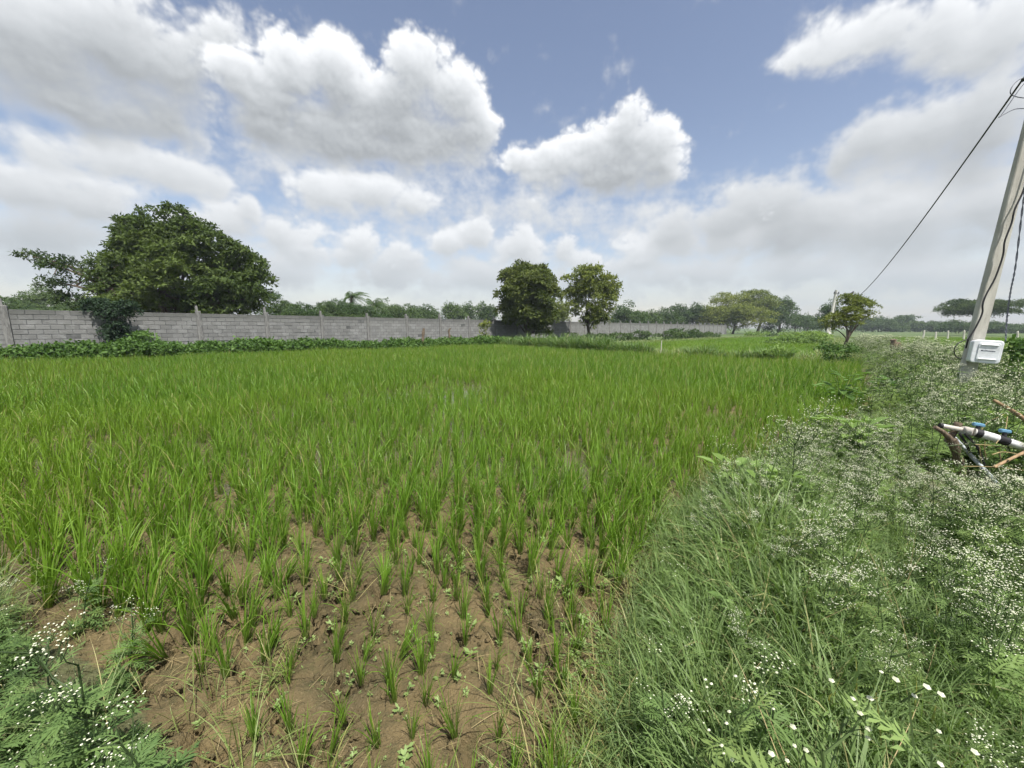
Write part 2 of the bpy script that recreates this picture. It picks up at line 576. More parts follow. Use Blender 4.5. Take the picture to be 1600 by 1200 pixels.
def plain_mat(name, col, rough=0.6, spec=0.3, var=0.25, scale=20.0, bump=0.0, metal=0.0, col2=None, stretch=(1, 1, 1)):
    m, nt, o = new_mat(name)
    tcn = nt.nodes.new('ShaderNodeTexCoord').outputs['Object']
    v = V(nt, 'MULTIPLY', tcn, stretch)
    n1 = noise(nt, v, scale, 5.0, 0.6)
    c2 = col2 or tuple(x * (1 - var) for x in col)
    c = mixc(nt, smooth(nt, n1, 0.35, 0.68), col, c2)
    b = principled(nt, c, rough, spec, metal, n1 if bump else None, bump or 0.01)
    nt.links.new(b.outputs[0], o.inputs[0])
    return m


MAT = {}
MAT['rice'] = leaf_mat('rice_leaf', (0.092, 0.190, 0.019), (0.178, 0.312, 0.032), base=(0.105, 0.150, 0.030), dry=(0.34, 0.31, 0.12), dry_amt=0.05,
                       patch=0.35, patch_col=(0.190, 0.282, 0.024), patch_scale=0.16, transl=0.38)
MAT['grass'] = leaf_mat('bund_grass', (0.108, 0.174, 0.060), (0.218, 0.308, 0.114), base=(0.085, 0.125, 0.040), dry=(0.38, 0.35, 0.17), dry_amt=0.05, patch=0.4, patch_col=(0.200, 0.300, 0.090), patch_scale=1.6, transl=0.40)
MAT['pale_grass'] = leaf_mat('pale_grass', (0.14, 0.20, 0.08), (0.27, 0.33, 0.14), dry=(0.42, 0.37, 0.18), dry_amt=0.15)
MAT['weed'] = leaf_mat('weed_leaf', (0.120, 0.200, 0.062), (0.245, 0.350, 0.118), rough=0.6, spec=0.2, transl=0.40, patch=0.45, patch_col=(0.250, 0.325, 0.105), patch_scale=0.9)
MAT['broad'] = leaf_mat('broad_leaf', (0.105, 0.185, 0.042), (0.190, 0.290, 0.070))
MAT['seedling'] = leaf_mat('seedling_leaf', (0.17, 0.26, 0.08), (0.27, 0.36, 0.13))
MAT['vine'] = leaf_mat('vine_leaf', (0.050, 0.110, 0.026), (0.130, 0.225, 0.055), spec=0.2, rough=0.6)
MAT['dark_vine'] = leaf_mat('dark_vine_leaf', (0.024, 0.046, 0.026), (0.048, 0.080, 0.042), transl=0.15, spec=0.1, rough=0.7)
MAT['neem'] = leaf_mat('tree_leaf', (0.026, 0.052, 0.018), (0.120, 0.164, 0.046), transl=0.28, spec=0.1, rough=0.65)
MAT['olive'] = leaf_mat('olive_tree_leaf', (0.046, 0.074, 0.022), (0.158, 0.186, 0.052), transl=0.28, spec=0.1, rough=0.65)
MAT['far_leaf'] = leaf_mat('far_tree_leaf', (0.046, 0.086, 0.036), (0.115, 0.165, 0.062), transl=0.28, spec=0.1, rough=0.65)
MAT['fresh_leaf'] = leaf_mat('fresh_tree_leaf', (0.078, 0.115, 0.028), (0.225, 0.255, 0.060), transl=0.28, spec=0.1, rough=0.65)
MAT['corner_weed'] = leaf_mat('corner_weed_leaf', (0.074, 0.138, 0.044), (0.175, 0.265, 0.085), rough=0.6, spec=0.2)
MAT['edge_grass'] = leaf_mat('edge_grass', (0.13, 0.19, 0.05), (0.24, 0.29, 0.09), dry=(0.40, 0.34, 0.16), dry_amt=0.15)
MAT['stem'] = plain_mat('weed_stem', (0.09, 0.14, 0.045), 0.6, 0.3)
MAT['dark_stem'] = plain_mat('dark_stem', (0.045, 0.075, 0.025), 0.6, 0.3)
MAT['petal'] = leaf_mat('white_flower', (0.55, 0.57, 0.40), (0.80, 0.81, 0.68), transl=0.2, rough=0.7)
MAT['yellow'] = leaf_mat('yellow_flower', (0.70, 0.46, 0.05), (0.85, 0.62, 0.12), transl=0.2, rough=0.7)
MAT['bark'] = plain_mat('bark', (0.115, 0.092, 0.070), 0.9, 0.1, 0.5, 9.0, 0.03, stretch=(3, 3, 0.6))
MAT['straw'] = leaf_mat('dry_straw', (0.20, 0.155, 0.075), (0.38, 0.31, 0.16), transl=0.1, rough=0.8)

# ------------------------------------------------------------------ the lie of the land
WALL_A = (-20.5, 15.0)                       # a point on the wall line and its direction
WD = unit(np.array([0.6805, 0.7328]))
EDGE = [(-0.15, 0.30), (0.22, 0.85), (0.42, 1.30), (0.60, 1.62), (1.09, 2.43), (1.75, 3.15), (2.52, 3.75), (4.35, 4.95), (7.0, 7.3), (11.8, 12.8), (15.7, 18.2), (24.0, 29.0), (40.0, 48.0)]
NEAR = [(-0.15, 0.30), (-0.95, 1.0), (-1.75, 1.46), (-2.6, 1.70), (-3.1, 1.90), (-6.0, 3.3), (-40.0, 22.0)]
FARB = [(12.3, 14.4), (10.4, 16.3), (6.3, 19.9), (2.5, 24.5), (-1.0, 29.1)]
HEDGE = [(-34.3 + 2.042 * u + WD[1] * f, 2.2 * u - WD[0] * f) for (u, f) in ((15.6, 4.6), (13.0, 3.6), (11.2, 2.6), (9.8, 1.9), (8.5, 1.35), (7.0, 0.95), (5.0, 0.8), (2.0, 0.8))]
RIGHT = EDGE + [(70.0, 48.0), (70.0, -6.0), (-0.15, -6.0)]
FIELD = EDGE[:9] + [(11.8, 12.8)] + FARB + HEDGE + [(-38.0, 22.8)][:0] + [(-34.0, 20.4)][:0] + NEAR[:0:-1][1:]
FIELD_A = [(7.2, 20.8), (11.0, 17.0), (13.2, 15.2), (16.5, 20.2), (24.0, 29.5), (40.0, 48.5), (34.0, 54.0), (16.0, 40.0), (4.0, 27.0)]
FIELD_B = [(12.6, 9.2), (15.8, 13.0), (22.0, 21.0), (46.0, 50.0), (64.0, 52.0), (60.0, 36.0), (34.0, 20.0), (22.0, 11.0)]


THIN = [(-4.31, 4.54, 0.75, 0.55), (-4.88, 4.08, 0.40, 0.30), (-5.80, 4.54, 0.35, 0.30), (-1.78, 8.76, 1.60, 1.00), (-3.00, 7.38, 0.80, 0.60), (0.61, 3.88, 0.20, 0.90), (1.36, 3.39, 0.15, 0.60), (-3.85, 6.27, 0.35, 0.90), (-0.80, 9.45, 0.30, 1.20)]     # thin wet spots in the crop: x, y, half widths


def height(x, y):
    """mud level 0 in the paddy, a little rise along the bunds, hollows that hold water"""
    x, y = np.asarray(x, float), np.asarray(y, float)
    infield = inside(x, y, FIELD)
    e = np.minimum(np.minimum(seg_dist(x, y, EDGE), seg_dist(x, y, NEAR)), np.minimum(seg_dist(x, y, FARB), seg_dist(x, y, HEDGE)))
    d = np.hypot(x, y)
    und = (fnoise(x, y, 1.3, 21, 4) - 0.5) * 0.11 + (fnoise(x, y, 0.22, 31, 3) - 0.5) * 0.045 * (d < 9)
    wet = sstep(y, 3.0, 4.6) * (1 - 0.6 * sstep(x, -0.5, 3.0)) * (1 - 0.55 * sstep(d, 14, 22))
    wet = np.maximum(wet, 0)
    for (a, b_, c_, e_) in THIN:
        wet = wet + 0.9 * np.exp(-((x - a) / c_) ** 2 - ((y - b_) / e_) ** 2)
    z = und - 0.030 * wet + 0.022 * (1 - wet)
    rise = np.where(infield, 0.0, np.minimum(e, 0.6) / 0.6 * 0.14)
    fade = np.exp(-np.maximum(d - 60, 0) / 40)
    return (z + rise) * fade


def crack_depth(x, y):
    """open drying cracks between plates of mud close to the near bund"""
    rg = np.random.RandomState(3)
    xs, ys = rg.uniform(-4.2, 2.6, 620), rg.uniform(0.7, 4.6, 620)
    qx = x + (fnoise(x, y, 0.10, 51, 3) - 0.5) * 0.16
    qy = y + (fnoise(x, y, 0.10, 61, 3) - 0.5) * 0.16
    f1 = np.full(x.shape, 9.0)
    f2 = f1.copy()
    for sx, sy in zip(xs, ys):
        d = np.hypot(qx - sx, (qy - sy))
        n1 = np.minimum(f1, d)
        f2 = np.minimum(f2, np.maximum(f1, d))
        f1 = n1
    open_ = sstep(fnoise(x, y, 0.45, 72, 2), 0.40, 0.52)
    reach = (1 - sstep(y, 2.7, 3.6)) * (1 - sstep(np.abs(x + 0.7), 2.0, 3.0))
    return -0.075 * (1 - sstep(f2 - f1, 0.010, 0.042)) * open_ * reach


def axis(fine0, fine1, step, out0, out1, growth=1.09):
    a = list(np.arange(fine0, fine1, step))
    s = step
    x = a[-1]
    while x < out1:
        s *= growth
        x += s
        a.append(x)
    s = step
    x = a[0]
    left = []
    while x > out0:
        s *= growth
        x -= s
        left.append(x)
    return np.array(left[::-1] + a)


gx, gy = axis(-2.9, 1.3, 0.0125, -2500, 2500, 1.045), axis(0.95, 3.3, 0.0125, -1200, 4500, 1.04)
GX, GY = np.meshgrid(gx, gy)
GZ = height(GX, GY)
nearm = (GX > -3.6) & (GX < 2.2) & (GY > 0.7) & (GY < 3.8)
GZ[nearm] += crack_depth(GX[nearm], GY[nearm]) + (fnoise(GX[nearm], GY[nearm], 0.09, 81, 4, 0.7) - 0.5) * 0.060
nxx, nyy = len(gx), len(gy)
ii = (np.arange(nyy - 1)[:, None] * nxx + np.arange(nxx - 1)[None, :]).ravel()
mud = np.where(inside(GX, GY, FIELD), 1.0, 0.0)
m, nt, o = new_mat('earth')
pos = geo(nt)
n1 = noise(nt, pos, 1.7, 6.0, 0.6)
n2 = noise(nt, pos, 16.0, 5.0, 0.65)
n3 = noise(nt, pos, 90.0, 3.0, 0.6)
c_mud = mixc(nt, smooth(nt, n1, 0.36, 0.64), (0.150, 0.112, 0.052), (0.082, 0.064, 0.030))
c_mud = mixc(nt, M(nt, 'MULTIPLY', smooth(nt, n2, 0.46, 0.66), 0.7), c_mud, (0.070, 0.064, 0.026))
c_mud = mixc(nt, M(nt, 'MULTIPLY', smooth(nt, n3, 0.56, 0.72), 0.5), c_mud, (0.22, 0.17, 0.095))
c_far = mixc(nt, smooth(nt, noise(nt, pos, 0.05, 5.0, 0.6), 0.4, 0.62), (0.060, 0.105, 0.024), (0.085, 0.115, 0.034))
c_bund = mixc(nt, n2, (0.10, 0.085, 0.045), (0.075, 0.095, 0.035))
dist = V(nt, 'LENGTH', pos)
c_out = mixc(nt, smooth(nt, dist, 25.0, 60.0), c_bund, c_far)
c = mixc(nt, attr(nt, 'mud'), c_out, c_mud)
wet_f = smooth(nt, noise(nt, pos, 0.9, 3.0), 0.45, 0.6)
b = principled(nt, c, smooth(nt, wet_f, 0.0, 1.0, 0.85, 0.55), 0.35, 0.0, M(nt, 'ADD', M(nt, 'MULTIPLY', n2, 0.6), M(nt, 'MULTIPLY', n3, 0.4)), 0.035, 1.0)
nt.links.new(b.outputs[0], o.inputs[0])
MAT['earth'] = m
obj('ground', mesh_np('ground', np.stack([GX, GY, GZ], -1).reshape(-1, 3), [np.stack([ii, ii + 1, ii + nxx + 1, ii + nxx], 1)], {'mud': mud.ravel()}, [m], None, True), kind='structure')

# shallow water that stands in the hollows of the paddy
m, nt, o = new_mat('paddy_water')
nb = noise(nt, geo(nt), 7.0, 3.0, 0.5)
b = principled(nt, (0.10, 0.085, 0.05), 0.05, 0.5, 0.0, nb, 0.004, 0.25)
b.inputs['Alpha'].default_value = 0.8
b.inputs['IOR'].default_value = 1.333
nt.links.new(b.outputs[0], o.inputs[0])
wp = [(x, y, 0.0) for (x, y) in [(-33.5, 4.2), (-20.5, 12.9), (-9.0, 5.8), (-4.2, 3.1), (-0.5, 3.0), (2.0, 3.6), (6.4, 7.3), (11.0, 12.7), (11.8, 14.3), (6.0, 19.6), (-1.0, 28.4), (-6.4, 24.2), (-13.0, 19.7), (-21.5, 15.4)]]
wp = [wp[1], wp[2], wp[3], wp[4], wp[5], wp[6], wp[7], wp[8], wp[9], wp[10], wp[11], wp[12], wp[13]]
me = bpy.data.meshes.new('standing_water')
me.from_pydata([(x, y, -0.012) for x, y, z in wp], [], [tuple(range(len(wp)))])
me.materials.append(m)
obj('standing_water', me, kind='structure')


# ------------------------------------------------------------------ blades, tufts and scattering
def blades(mb, n, rg, L, W, th0, bend, az, base, S=4, twist=0.5, mat=0, tint=None, z0=None):
    """arching ribbons: lengths L, widths W, start tilt th0 and bend (radians), headings az, foot points base (n,2)"""
    L, W, th0, bend, az = [np.broadcast_to(np.asarray(a, float), (n,)) for a in (L, W, th0, bend, az)]
    s = np.linspace(0, 1, S + 1)
    th = th0[:, None] + bend[:, None] * s[None, :] ** 1.6
    dz, dr = np.cos(th), np.sin(th)
    step = (L / S)[:, None]
    z = np.concatenate([np.zeros((n, 1)), np.cumsum(0.5 * (dz[:, 1:] + dz[:, :-1]) * step, 1)], 1)
    r = np.concatenate([np.zeros((n, 1)), np.cumsum(0.5 * (dr[:, 1:] + dr[:, :-1]) * step, 1)], 1)
    if z0 is not None:
        z = z + np.asarray(z0)[:, None]
    x = base[:, :1] + r * np.cos(az)[:, None]
    y = base[:, 1:2] + r * np.sin(az)[:, None]
    a2 = az + rg.normal(0, twist, n)
    side = np.stack([-np.sin(a2), np.cos(a2), np.zeros(n)], -1)[:, None, :]
    w = (W[:, None] * np.clip(np.sin(np.pi * (0.22 + 0.78 * s)) ** 0.7, 0.04, 1))[..., None] * 0.5
    c = np.stack([x, y, np.maximum(z, -0.02)], -1)
    v = np.stack([c - side * w, c + side * w], 2)
    k = np.arange(n)[:, None] * (S + 1) * 2 + np.arange(S)[None, :] * 2
    f = np.stack([k, k + 1, k + 3, k + 2], -1).reshape(-1, 4)
    tint = rg.rand(n) if tint is None else np.broadcast_to(tint, (n,))
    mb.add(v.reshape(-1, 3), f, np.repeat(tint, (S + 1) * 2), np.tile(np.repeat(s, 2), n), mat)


def proto_coll(name, meshes):
    c = bpy.data.collections.new(name)
    for i, me in enumerate(meshes):
        c.objects.link(bpy.data.objects.new('%s_%02d' % (name, i), me))
    return c


def scatter(name, coll, n_kinds, pts, rot, scl, label, cat=None, idx=None):
    """one mass of small plants: copies of a few tufts set on points"""
    pts = np.asarray(pts, np.float32)
    n = len(pts)
    me = bpy.data.meshes.new(name)
    me.vertices.add(n)
    me.vertices.foreach_set('co', pts.ravel())
    for k, t, d in (('rot', 'FLOAT_VECTOR', rot), ('scl', 'FLOAT_VECTOR', scl)):
        a = me.attributes.new(k, t, 'POINT')
        a.data.foreach_set('vector', np.asarray(d, np.float32).ravel())
    a = me.attributes.new('which', 'INT', 'POINT')
    a.data.foreach_set('value', (rng.randint(0, n_kinds, n) if idx is None else np.asarray(idx)).astype(np.int32))
    g = bpy.data.node_groups.new(name, 'GeometryNodeTree')
    g.interface.new_socket('Geometry', in_out='INPUT', socket_type='NodeSocketGeometry')
    g.interface.new_socket('Geometry', in_out='OUTPUT', socket_type='NodeSocketGeometry')
    gi, go = g.nodes.new('NodeGroupInput'), g.nodes.new('NodeGroupOutput')
    ci = g.nodes.new('GeometryNodeCollectionInfo')
    ci.inputs['Collection'].default_value = coll
    ci.inputs['Separate Children'].default_value = True
    ci.inputs['Reset Children'].default_value = True
    ip = g.nodes.new('GeometryNodeInstanceOnPoints')
    ip.inputs['Pick Instance'].default_value = True

    def na(k, t):
        q = g.nodes.new('GeometryNodeInputNamedAttribute')
        q.data_type = t
        q.inputs['Name'].default_value = k
        return next(s for s in q.outputs if s.enabled and s.name == 'Attribute')
    g.links.new(gi.outputs[0], ip.inputs['Points'])
    g.links.new(ci.outputs[0], ip.inputs['Instance'])
    g.links.new(na('which', 'INT'), ip.inputs['Instance Index'])
    e2r = g.nodes.new('FunctionNodeEulerToRotation')
    g.links.new(na('rot', 'FLOAT_VECTOR'), e2r.inputs[0])
    g.links.new(e2r.outputs[0], ip.inputs['Rotation'])
    g.links.new(na('scl', 'FLOAT_VECTOR'), ip.inputs['Scale'])
    g.links.new(ip.outputs[0], go.inputs[0])
    ob = obj(name, me, label=label, cat=cat, kind='stuff')
    md = ob.modifiers.new('scatter', 'NODES')
    md.node_group = g
    return ob


def rnd_rot(n, tilt=0.08, lo=0.0, hi=6.2832):
    return np.stack([rng.normal(0, tilt, n), rng.normal(0, tilt, n), rng.uniform(lo, hi, n)], -1)


# ------------------------------------------------------------------ rice
def rice_mesh(k, n, L0, S, wscale=1.0, tag='rice'):
    rg = np.random.RandomState(100 + k)
    mb = MB()
    a = rg.uniform(0, 2 * np.pi, n)
    rr = 0.016 * np.sqrt(rg.rand(n))
    base = np.stack([rr * np.cos(a), rr * np.sin(a)], -1)
    az = a + rg.normal(0, 0.7, n)
    wind = 0.5
    vx, vy = np.cos(az) + wind, np.sin(az) + 0.1
    az = np.arctan2(vy, vx)
    L = L0 * rg.uniform(0.55, 1.15, n)
    young = rg.rand(n)
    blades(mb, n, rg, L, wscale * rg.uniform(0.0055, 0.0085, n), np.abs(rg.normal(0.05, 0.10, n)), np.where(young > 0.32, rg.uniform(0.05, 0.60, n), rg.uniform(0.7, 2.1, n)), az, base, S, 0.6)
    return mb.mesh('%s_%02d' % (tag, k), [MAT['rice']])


rice_near = [rice_mesh(k, 32, 0.35, 6, 0.78) for k in range(16)]
rice_small = [rice_mesh(20 + k, 24, 0.285, 5, 0.72, 'small_rice') for k in range(10)]
rice_mid = [rice_mesh(80 + k, 21, 0.35, 4, 0.88, 'mid_rice') for k in range(8)]
rice_far = [rice_mesh(60 + k, 14, 0.36, 3, 1.35, 'far_rice') for k in range(6)]

# planted hills on a loose grid, rows running away from the near bund
sp = 0.134
uu, vv = np.meshgrid(np.arange(-330, 330), np.arange(-330, 330))
ca, sa = math.cos(0.14), math.sin(0.14)
hx = (uu * ca - vv * sa) * sp * 1.04
hy = (uu * sa + vv * ca) * sp * 0.98
hx, hy = hx.ravel(), hy.ravel()
hx = hx + rng.normal(0, 0.021, hx.size)
hy = hy + rng.normal(0, 0.021, hy.size)
keep = inside(hx, hy, FIELD) & (hy > 0.5)
hx, hy = hx[keep], hy[keep]
keep = (seg_dist(hx, hy, EDGE) > 0.12) & (seg_dist(hx, hy, NEAR) > 0.14) & (seg_dist(hx, hy, FARB) > 0.5) & (seg_dist(hx, hy, HEDGE) > 0.45)
hx, hy = hx[keep], hy[keep]
bare = np.exp(-(((hx + 0.42) / 1.00) ** 2 + ((hy - 1.40) / 0.85) ** 2))          # the thin patch by the near bund
gapn = fnoise(hx, hy, 1.6, 91, 3)
thin = sum(np.exp(-((hx - a) / c) ** 2 - ((hy - b_) / e) ** 2) for (a, b_, c, e) in THIN)
miss = 0.03 + 0.02 * bare + 0.05 * np.exp(-((hx + 2.2) / 3.2) ** 2 - ((hy - 6.2) / 2.4) ** 2) + 0.7 * np.clip(thin, 0, 1) + 0.20 * (1 - bare) * sstep(gapn, 0.58, 0.72) * (hy < 13)
keep = rng.rand(hx.size) > miss
hx, hy, bare = hx[keep], hy[keep], bare[keep]
hz = height(hx, hy)
vig = 0.85 + 0.35 * fnoise(hx, hy, 2.6, 95, 3)
siz = vig * (1.04 + 0.14 * sstep(-hx, 0.9, 1.9) * (hy < 4)) * (1.0 - 0.40 * np.clip(bare * 1.25, 0, 1)) * rng.uniform(0.70, 1.18, hx.size)
P = np.stack([hx, hy, hz], -1)
seen = in_view(P + np.array([0, 0, 0.15]), 0.10)
d = np.hypot(hx, hy)
order = np.argsort(np.where(seen, d, 1e9))[:300]
is_ind = np.zeros(hx.size, bool)
is_ind[order] = True
for i in order:
    small = bare[i] > 0.33
    me = rice_small[i % 10] if small else rice_near[i % 16]
    obj('rice_plant', me, None, P[i], 'short young rice plant standing apart in cracked brown mud' if small else 'tall leafy rice plant at the nearer end of the dense green rows', 'rice plant',
        'short rice plants in the bare mud patch' if small else 'tall rice plants at the nearer end of the rows', None,
        (rng.normal(0, 0.10), rng.normal(0.04, 0.11), rng.uniform(-1.5, 1.5)), float(siz[i] * (1.24 if small else 1.0)))
rest = ~is_ind & in_view(P + np.array([0, 0, 0.2]), 0.8)
near_r = rest & (d < 9.0)
far_r = rest & (d >= 9.0)
c_mid, c_far_ = proto_coll('mid_rice_tuft', rice_mid), proto_coll('far_rice_tuft', rice_far)


def rr_(mask):
    n = int(mask.sum())
    r_ = rnd_rot(n, 0.08, -0.9, 0.9)
    r_[:, 1] += 0.05
    return r_, np.stack([siz[mask]] * 3, -1)


allr = near_r | far_r
r_, s_ = rr_(allr)
c_both = proto_coll('rice_tuft', rice_mid + rice_far)
which = np.where(d[allr] < 9.0, rng.randint(0, 8, int(allr.sum())), 8 + rng.randint(0, 6, int(allr.sum())))
# collection members sort by name, so the order above holds
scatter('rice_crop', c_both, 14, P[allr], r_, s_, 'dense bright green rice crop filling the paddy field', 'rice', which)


def rice_tile(k):
    rg = np.random.RandomState(300 + k)
    mb = MB()
    n = 300
    base = rg.uniform(-0.75, 0.75, (n, 2))
    az = np.arctan2(rg.normal(0, 1, n), rg.normal(0.5, 1, n))
    blades(mb, n, rg, rg.uniform(0.25, 0.42, n), 0.020, np.abs(rg.normal(0.15, 0.15, n)), rg.uniform(0.1, 1.2, n), az, base, 2, 0.7)
    return mb.mesh('rice_tile_%d' % k, [MAT['rice']])


tiles = proto_coll('far_rice_patch', [rice_tile(k) for k in range(4)])
tx, ty = np.meshgrid(np.arange(-2, 75, 1.1), np.arange(8, 75, 1.1))
tx, ty = tx.ravel(), ty.ravel()
ok = (inside(tx, ty, FIELD_A) | inside(tx, ty, FIELD_B))
tx, ty = tx[ok] + rng.uniform(-.2, .2, ok.sum()), ty[ok] + rng.uniform(-.2, .2, ok.sum())
n = len(tx)
scatter('far_rice_crop', tiles, 4, np.stack([tx, ty, np.full(n, 0.02)], -1), rnd_rot(n, 0.0), np.ones((n, 3)) * rng.uniform(0.85, 1.05, (n, 1)), 'green rice in the fields beyond the weedy bund', 'rice')

# ------------------------------------------------------------------ leaf sprays (for crowns, bushes, creepers)
def sprays(mb, rg, c, o, k, twig, leaf, width, droop=0.25, tint=None, mat=0, spread=0.9):
    """k leaflets along a short twig at each point c, heading o"""
    n = len(c)
    t = unit(unit(o) + rg.normal(0, 0.45, (n, 3)) + np.array([0, 0, 0.10]))
    rv = unit(rg.normal(0, 1, (n, 3)))
    sd = unit(np.cross(t, rv))
    s = np.linspace(0.1, 1.0, k)
    p = c[:, None, :] + t[:, None, :] * (s * twig)[None, :, None] - np.array([0, 0, 1.0]) * (s ** 2 * twig * droop)[None, :, None]
    sign = np.where(np.arange(k) % 2 == 0, 1.0, -1.0)
    ld = t[:, None, :] * 0.55 + sd[:, None, :] * (sign * spread)[None, :, None] + rg.normal(0, 0.35, (n, k, 3)) - np.array([0, 0, droop])
    ld = unit(ld)
    nn = unit(np.cross(ld, rg.normal(0, 1, (n, k, 3)) + np.array([0, 0, 0.6])))
    ll = leaf * rg.uniform(0.65, 1.25, (n, k, 1))
    ww = width * rg.uniform(0.7, 1.2, (n, k, 1))
    v = np.stack([p, p + ld * ll * 0.45 + nn * ww * 0.5, p + ld * ll, p + ld * ll * 0.45 - nn * ww * 0.5], 2).reshape(-1, 3)
    f = np.arange(n * k * 4).reshape(-1, 4)
    tt = (rg.rand(n) if tint is None else tint)[:, None] * 0.75 + rg.rand(n, k) * 0.25
    mb.add(v, f, np.repeat(np.clip(tt, 0, 1).ravel(), 4), 0.5, mat)


def lobe_points(rg, n, c, r, shell=0.55, low=-0.75):
    d = unit(rg.normal(0, 1, (n * 3, 3)))
    d = d[d[:, 2] > low][:n]
    q = shell + (1.08 - shell) * rg.rand(len(d)) ** 0.6
    return np.asarray(c) + d * q[:, None] * np.asarray(r), d


def foliage(lobes, rg, per_m2, k, twig, leaf, width, mat, droop=0.25, sub=5, name='crown', shell=0.55, low=-0.75, cap=-0.15):
    """lobes: (x, y, z, rx, ry, rz, tint); each is broken into smaller lumps so the outline stays uneven"""
    mb = MB()
    for (x, y, z, rx, ry, rz, tn) in lobes:
        parts = [((x, y, z), (rx * 0.60, ry * 0.60, rz * 0.60), 0.45, low)]
        for _ in range(sub):
            dd = unit(rg.normal(0, 1, 3) + np.array([0, 0, 0.25]))
            q = rg.uniform(0.24, 0.42)
            parts.append(((x + dd[0] * rx * 0.90, y + dd[1] * ry * 0.90, z + dd[2] * rz * 0.90), (rx * q * 1.15, ry * q * 1.15, rz * q * 0.85), 1.5, cap))
        for (c, r, dens, lw) in parts:
            area = 4 * math.pi * ((r[0] * r[1]) ** 1.6 / 3 + (r[0] * r[2]) ** 1.6 / 3 + (r[1] * r[2]) ** 1.6 / 3) ** (1 / 1.6)
            n = max(6, int(area * per_m2 * dens))
            pc, od = lobe_points(rg, n, c, r, shell, lw)
            tint = np.clip(tn + rg.normal(0, 0.22) + rg.normal(0, 0.12, len(pc)), 0, 1)
            sprays(mb, rg, pc, od, k, twig, leaf, width, droop, tint)
    return mb.mesh(name, [mat])


def limbs(base, fork_z, targets, r0, rg, sides=7):
    """a tapering trunk with limbs that reach into the crown"""
    mb = MB()
    base = np.asarray(base, float)
    top = base + np.array([rg.normal(0, 0.12) * fork_z, rg.normal(0, 0.1) * fork_z, fork_z])
    s = np.linspace(0, 1, 6)[:, None]
    path = base + (top - base) * s + np.stack([np.sin(s[:, 0] * 3) * 0.06 * fork_z, np.cos(s[:, 0] * 4) * 0.04 * fork_z - 0.04 * fork_z, 0 * s[:, 0]], -1)
    path[0, 2] -= 0.25
    rad = r0 * np.array([1.45, 1.12, 1.0, 0.94, 0.9, 0.85])
    add_tube(mb, path, rad, sides)
    for t in targets:
        t = np.asarray(t, float)
        st_ = path[rg.randint(3, 6)]
        mid = st_ * 0.5 + t * 0.5 + np.array([rg.normal(0, 0.1), rg.normal(0, 0.1), 0.12]) * np.linalg.norm(t - st_)
        q = np.linspace(0, 1, 6)[:, None]
        pth = (1 - q) ** 2 * st_ + 2 * q * (1 - q) * mid + q ** 2 * t
        add_tube(mb, pth, np.linspace(r0 * 0.5, r0 * 0.10, 6), 5)
        for _ in range(3):
            a = pth[rg.randint(2, 5)]
            e = a + unit(rg.normal(0, 1, 3) + np.array([0, 0, 0.5])) * min(np.linalg.norm(t - st_) * 0.3, r0 * 3.5)
            add_tube(mb, np.array([a, (a + e) / 2 + rg.normal(0, 0.04, 3), e]), np.array([r0 * 0.2, r0 * 0.13, r0 * 0.05]), 4)
    return mb.mesh('trunk', [MAT['bark']], True)


def make_tree(name, label, base, lobes, mat, r0, fork, per_m2, k, twig, leaf, width, seed, group=None, droop=0.25, sub=5, cat='tree', shell=0.55, low=-0.75):
    rg = np.random.RandomState(seed)
    t = obj(name, None, None, base, label, cat, group)
    obj('trunk', limbs((0, 0, 0), fork, [(l[0], l[1], l[2]) for l in lobes], r0, rg), t)
    obj('crown', foliage(lobes, rg, per_m2, k, twig, leaf, width, mat, droop, sub, 'crown', shell, low), t)
    return t


# ------------------------------------------------------------------ the concrete block wall
WALL_H = 2.2
m, nt, o = new_mat('concrete_block')
oc = nt.nodes.new('ShaderNodeTexCoord').outputs['Object']
pos = geo(nt)
rnd = nt.nodes.new('ShaderNodeObjectInfo').outputs['Random']
sepz = nt.nodes.new('ShaderNodeSeparateXYZ')
nt.links.new(pos, sepz.inputs[0])
nb1 = noise(nt, pos, 2.2, 6.0, 0.62)
nb2 = noise(nt, pos, 26.0, 5.0, 0.7)
t = M(nt, 'ADD', M(nt, 'MULTIPLY', attr(nt, 'tint'), 0.5), M(nt, 'MULTIPLY', rnd, 0.5))
c = mixc(nt, t, (0.138, 0.139, 0.138), (0.240, 0.241, 0.238))
c = mixc(nt, M(nt, 'MULTIPLY', smooth(nt, nb1, 0.48, 0.66), 0.42), c, (0.33, 0.335, 0.335))
c = mixc(nt, M(nt, 'MULTIPLY', smooth(nt, nb2, 0.52, 0.74), 0.5), c, (0.125, 0.125, 0.125))
damp = M(nt, 'MULTIPLY', smooth(nt, M(nt, 'ADD', sepz.outputs[2], M(nt, 'MULTIPLY', nb1, 0.9)), 2.15, 2.75), 0.75)
c = mixc(nt, damp, c, (0.085, 0.088, 0.080))
b = principled(nt, c, 0.9, 0.15, 0.0, nb2, 0.02, 0.7)
nt.links.new(b.outputs[0], o.inputs[0])
MAT['block'] = m
MAT['mortar'] = plain_mat('mortar', (0.165, 0.168, 0.168), 0.95, 0.1, 0.45, 3.0, 0.01)
MAT['post'] = plain_mat('cast_post', (0.23, 0.228, 0.222), 0.9, 0.15, 0.5, 5.0, 0.012, stretch=(2.5, 2.5, 0.7))

